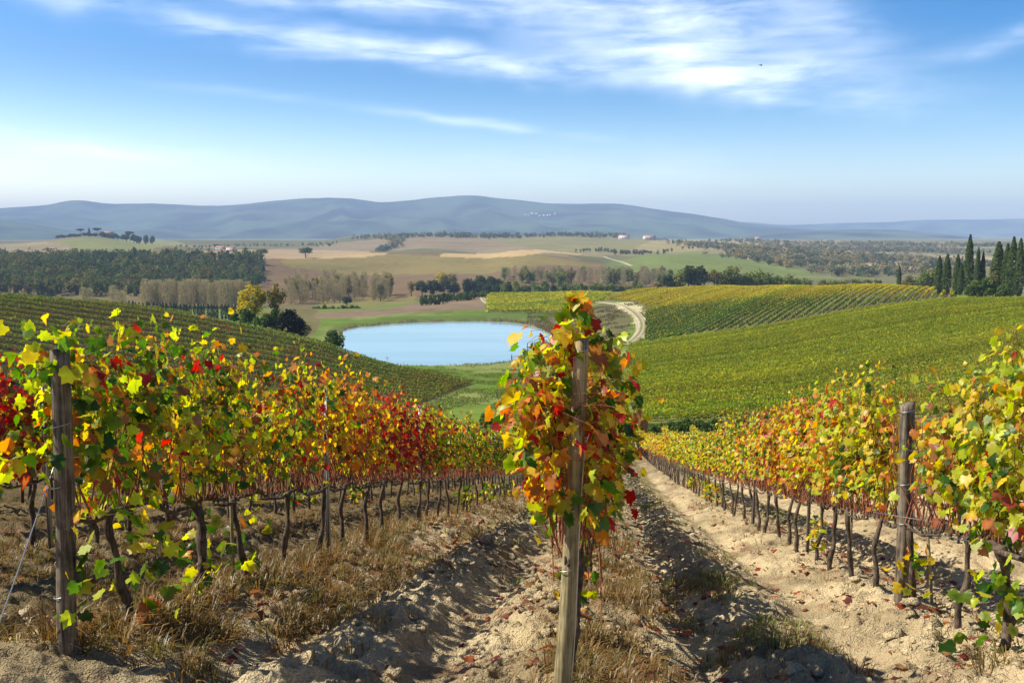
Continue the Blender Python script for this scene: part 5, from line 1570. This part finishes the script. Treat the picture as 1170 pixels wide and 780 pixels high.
def reeds():
    rng = np.random.default_rng(61)
    mb = MB()
    P = np.array(POND); n = len(P)
    cen = P.mean(0)
    for i in range(n):
        a, b = P[i], P[(i + 1) % n]
        ang = (a - cen)
        right = a[0] > cen[0] + 12; far = a[1] > cen[1] + 20
        cnt = int(np.hypot(*(b - a)) * (16 if right else (7 if far else 2.5)))
        k = rng.random((cnt, 1)); q = a + (b - a) * k
        outw = norm(q - cen)
        q = q + outw * (np.abs(rng.normal(0, 1.0 + 1.2 * right, (cnt, 1))) + .1)
        keep = fbm(q[:, 0] / 6, q[:, 1] / 6, 3, 6) > (.38 if right else .47)
        q = q[keep]; cnt = len(q)
        if not cnt: continue
        z = G(q[:, 0], q[:, 1])
        B = np.column_stack([q, z]); th = rng.random(cnt) * 6.28
        d = np.stack([np.cos(th), np.sin(th), 0 * th], -1) * .14
        h = rng.uniform(.4, 1.2, cnt)
        top = B + np.stack([rng.normal(0, .2, cnt), rng.normal(0, .2, cnt), h], -1)
        cc = np.array([(0.24, 0.17, 0.08), (0.20, 0.13, 0.07), (0.16, 0.17, 0.05)])[rng.integers(0, 3, cnt)] * (.7 + .6 * rng.random((cnt, 1)))
        mb.add(np.stack([B - d, B + d, top], 1).reshape(-1, 3), np.arange(cnt * 3).reshape(-1, 3), np.repeat(cc, 3, 0))
    tag(link('reeds', mb.mesh('reeds', [M['far_leaf']])), 'brown reeds and rough grass along the margin of the pond', 'reeds', kind='stuff')
reeds()
def meadow():
    rng = np.random.default_rng(62)
    n = 90000
    Y = 118 + 190 * rng.random(n) ** 1.2; a = rng.uniform(-.17, .16, n)
    x = a * Y
    ok = ~inpoly(x, Y, LEFT_FIELD) & ~inpoly(x, Y, RIGHT_FIELD) & (polydist(x, Y, POND) > .5) & ~inpoly(x, Y, POND)
    ok &= fbm(x / 7, Y / 10, 4, 31) > .47
    x, Y = x[ok], Y[ok]; n = len(x)
    a2 = rng.uniform(.03, .22, 26000); Y2 = rng.uniform(290, 470, 26000)
    x2 = a2 * Y2 - 6
    ok = ~inpoly(x2, Y2, RIGHT_FIELD) & ~inpoly(x2, Y2, UPPER_FIELD) & ~inpoly(x2, Y2, POND) & (fbm(x2 / 7, Y2 / 9, 4, 32) > .5)
    x2, Y2 = x2[ok], Y2[ok]
    ok = polydist(x2, Y2, ROAD, False) > 2.4
    x2, Y2 = x2[ok], Y2[ok]
    scrub = np.concatenate([np.zeros(n, bool), np.ones(len(x2), bool)])
    x = np.concatenate([x, x2]); Y = np.concatenate([Y, Y2]); n = len(x)
    B = np.column_stack([x, Y, G(x, Y) - .03]); th = rng.random(n) * 6.28
    d = np.stack([np.cos(th), np.sin(th), 0 * th], -1) * np.where(scrub, .22, .13)[:, None]
    h = np.where(scrub, rng.uniform(.2, .9, n), rng.uniform(.08, .34, n))
    top = B + np.stack([rng.normal(0, .15, n), rng.normal(0, .15, n), h], -1)
    g = np.array([(0.10, 0.15, 0.025), (0.13, 0.17, 0.03), (0.22, 0.20, 0.06), (0.09, 0.12, 0.02)])[rng.integers(0, 4, n)]
    b = np.array([(0.17, 0.12, 0.06), (0.14, 0.13, 0.04), (0.21, 0.16, 0.08), (0.10, 0.12, 0.03)])[rng.integers(0, 4, n)]
    cc = np.where(scrub[:, None], b, g) * (.75 + .5 * rng.random((n, 1)))
    mb = MB(); mb.add(np.stack([B - d, B + d, top], 1).reshape(-1, 3), np.arange(n * 3).reshape(-1, 3), np.repeat(cc, 3, 0))
    tag(link('meadow_grass', mb.mesh('meadow_grass', [M['far_leaf']])), 'rough green and brown grass of the meadow round the pond and the track', 'grass', kind='stuff')
meadow()
def bird():
    p = at(869, 75, 120)
    mb = MB()
    mb.tube([(-.22, 0, 0), (-.1, 0, .02), (.08, 0, .02), (.2, 0, .02), (.25, 0, .01)], [.015, .05, .06, .04, .01], 8)
    body = link('bird', mb.mesh('bird', [M['bird']], smooth=True), None, p, .6)
    tag(body, 'tiny dark bird flying alone in the sky', 'bird')
    for sg in (-1, 1):
        w = MB(); w.add([(.1, 0, .04), (.06, sg * .28, .16), (-.06, sg * .55, .10), (-.06, sg * .26, .14), (-.08, 0, .04), (.1, 0, .025), (.06, sg * .28, .145), (-.06, sg * .55, .09), (-.06, sg * .26, .125), (-.08, 0, .025)],
                        [np.array([(0, 1, 3, 4), (5, 9, 8, 6)]), np.array([(1, 2, 3), (6, 8, 7)])])
        link('wing', w.mesh('wing', [M['bird']]), body)
bird()

# ------------------------------------------------------------------ haze
def haze():
    mb = MB(); mb.box((0, 0, 180), (29000, 29000, 560))
    m = bpy.data.materials.new('haze'); m.use_nodes = True; m.node_tree.nodes.clear()
    N = NT(m.node_tree)
    v = N.n('ShaderNodeVolumePrincipled', {'Color': (0.50, 0.68, 1.0, 1), 'Density': 0.000105, 'Anisotropy': 0.0})
    N.n('ShaderNodeOutputMaterial', {'Volume': v.outputs[0]})
    o = link('haze', mb.mesh('haze', [m]))
    tag(o, 'pale blue haze in the air over the valley and mountains', 'haze', kind='stuff')
haze()
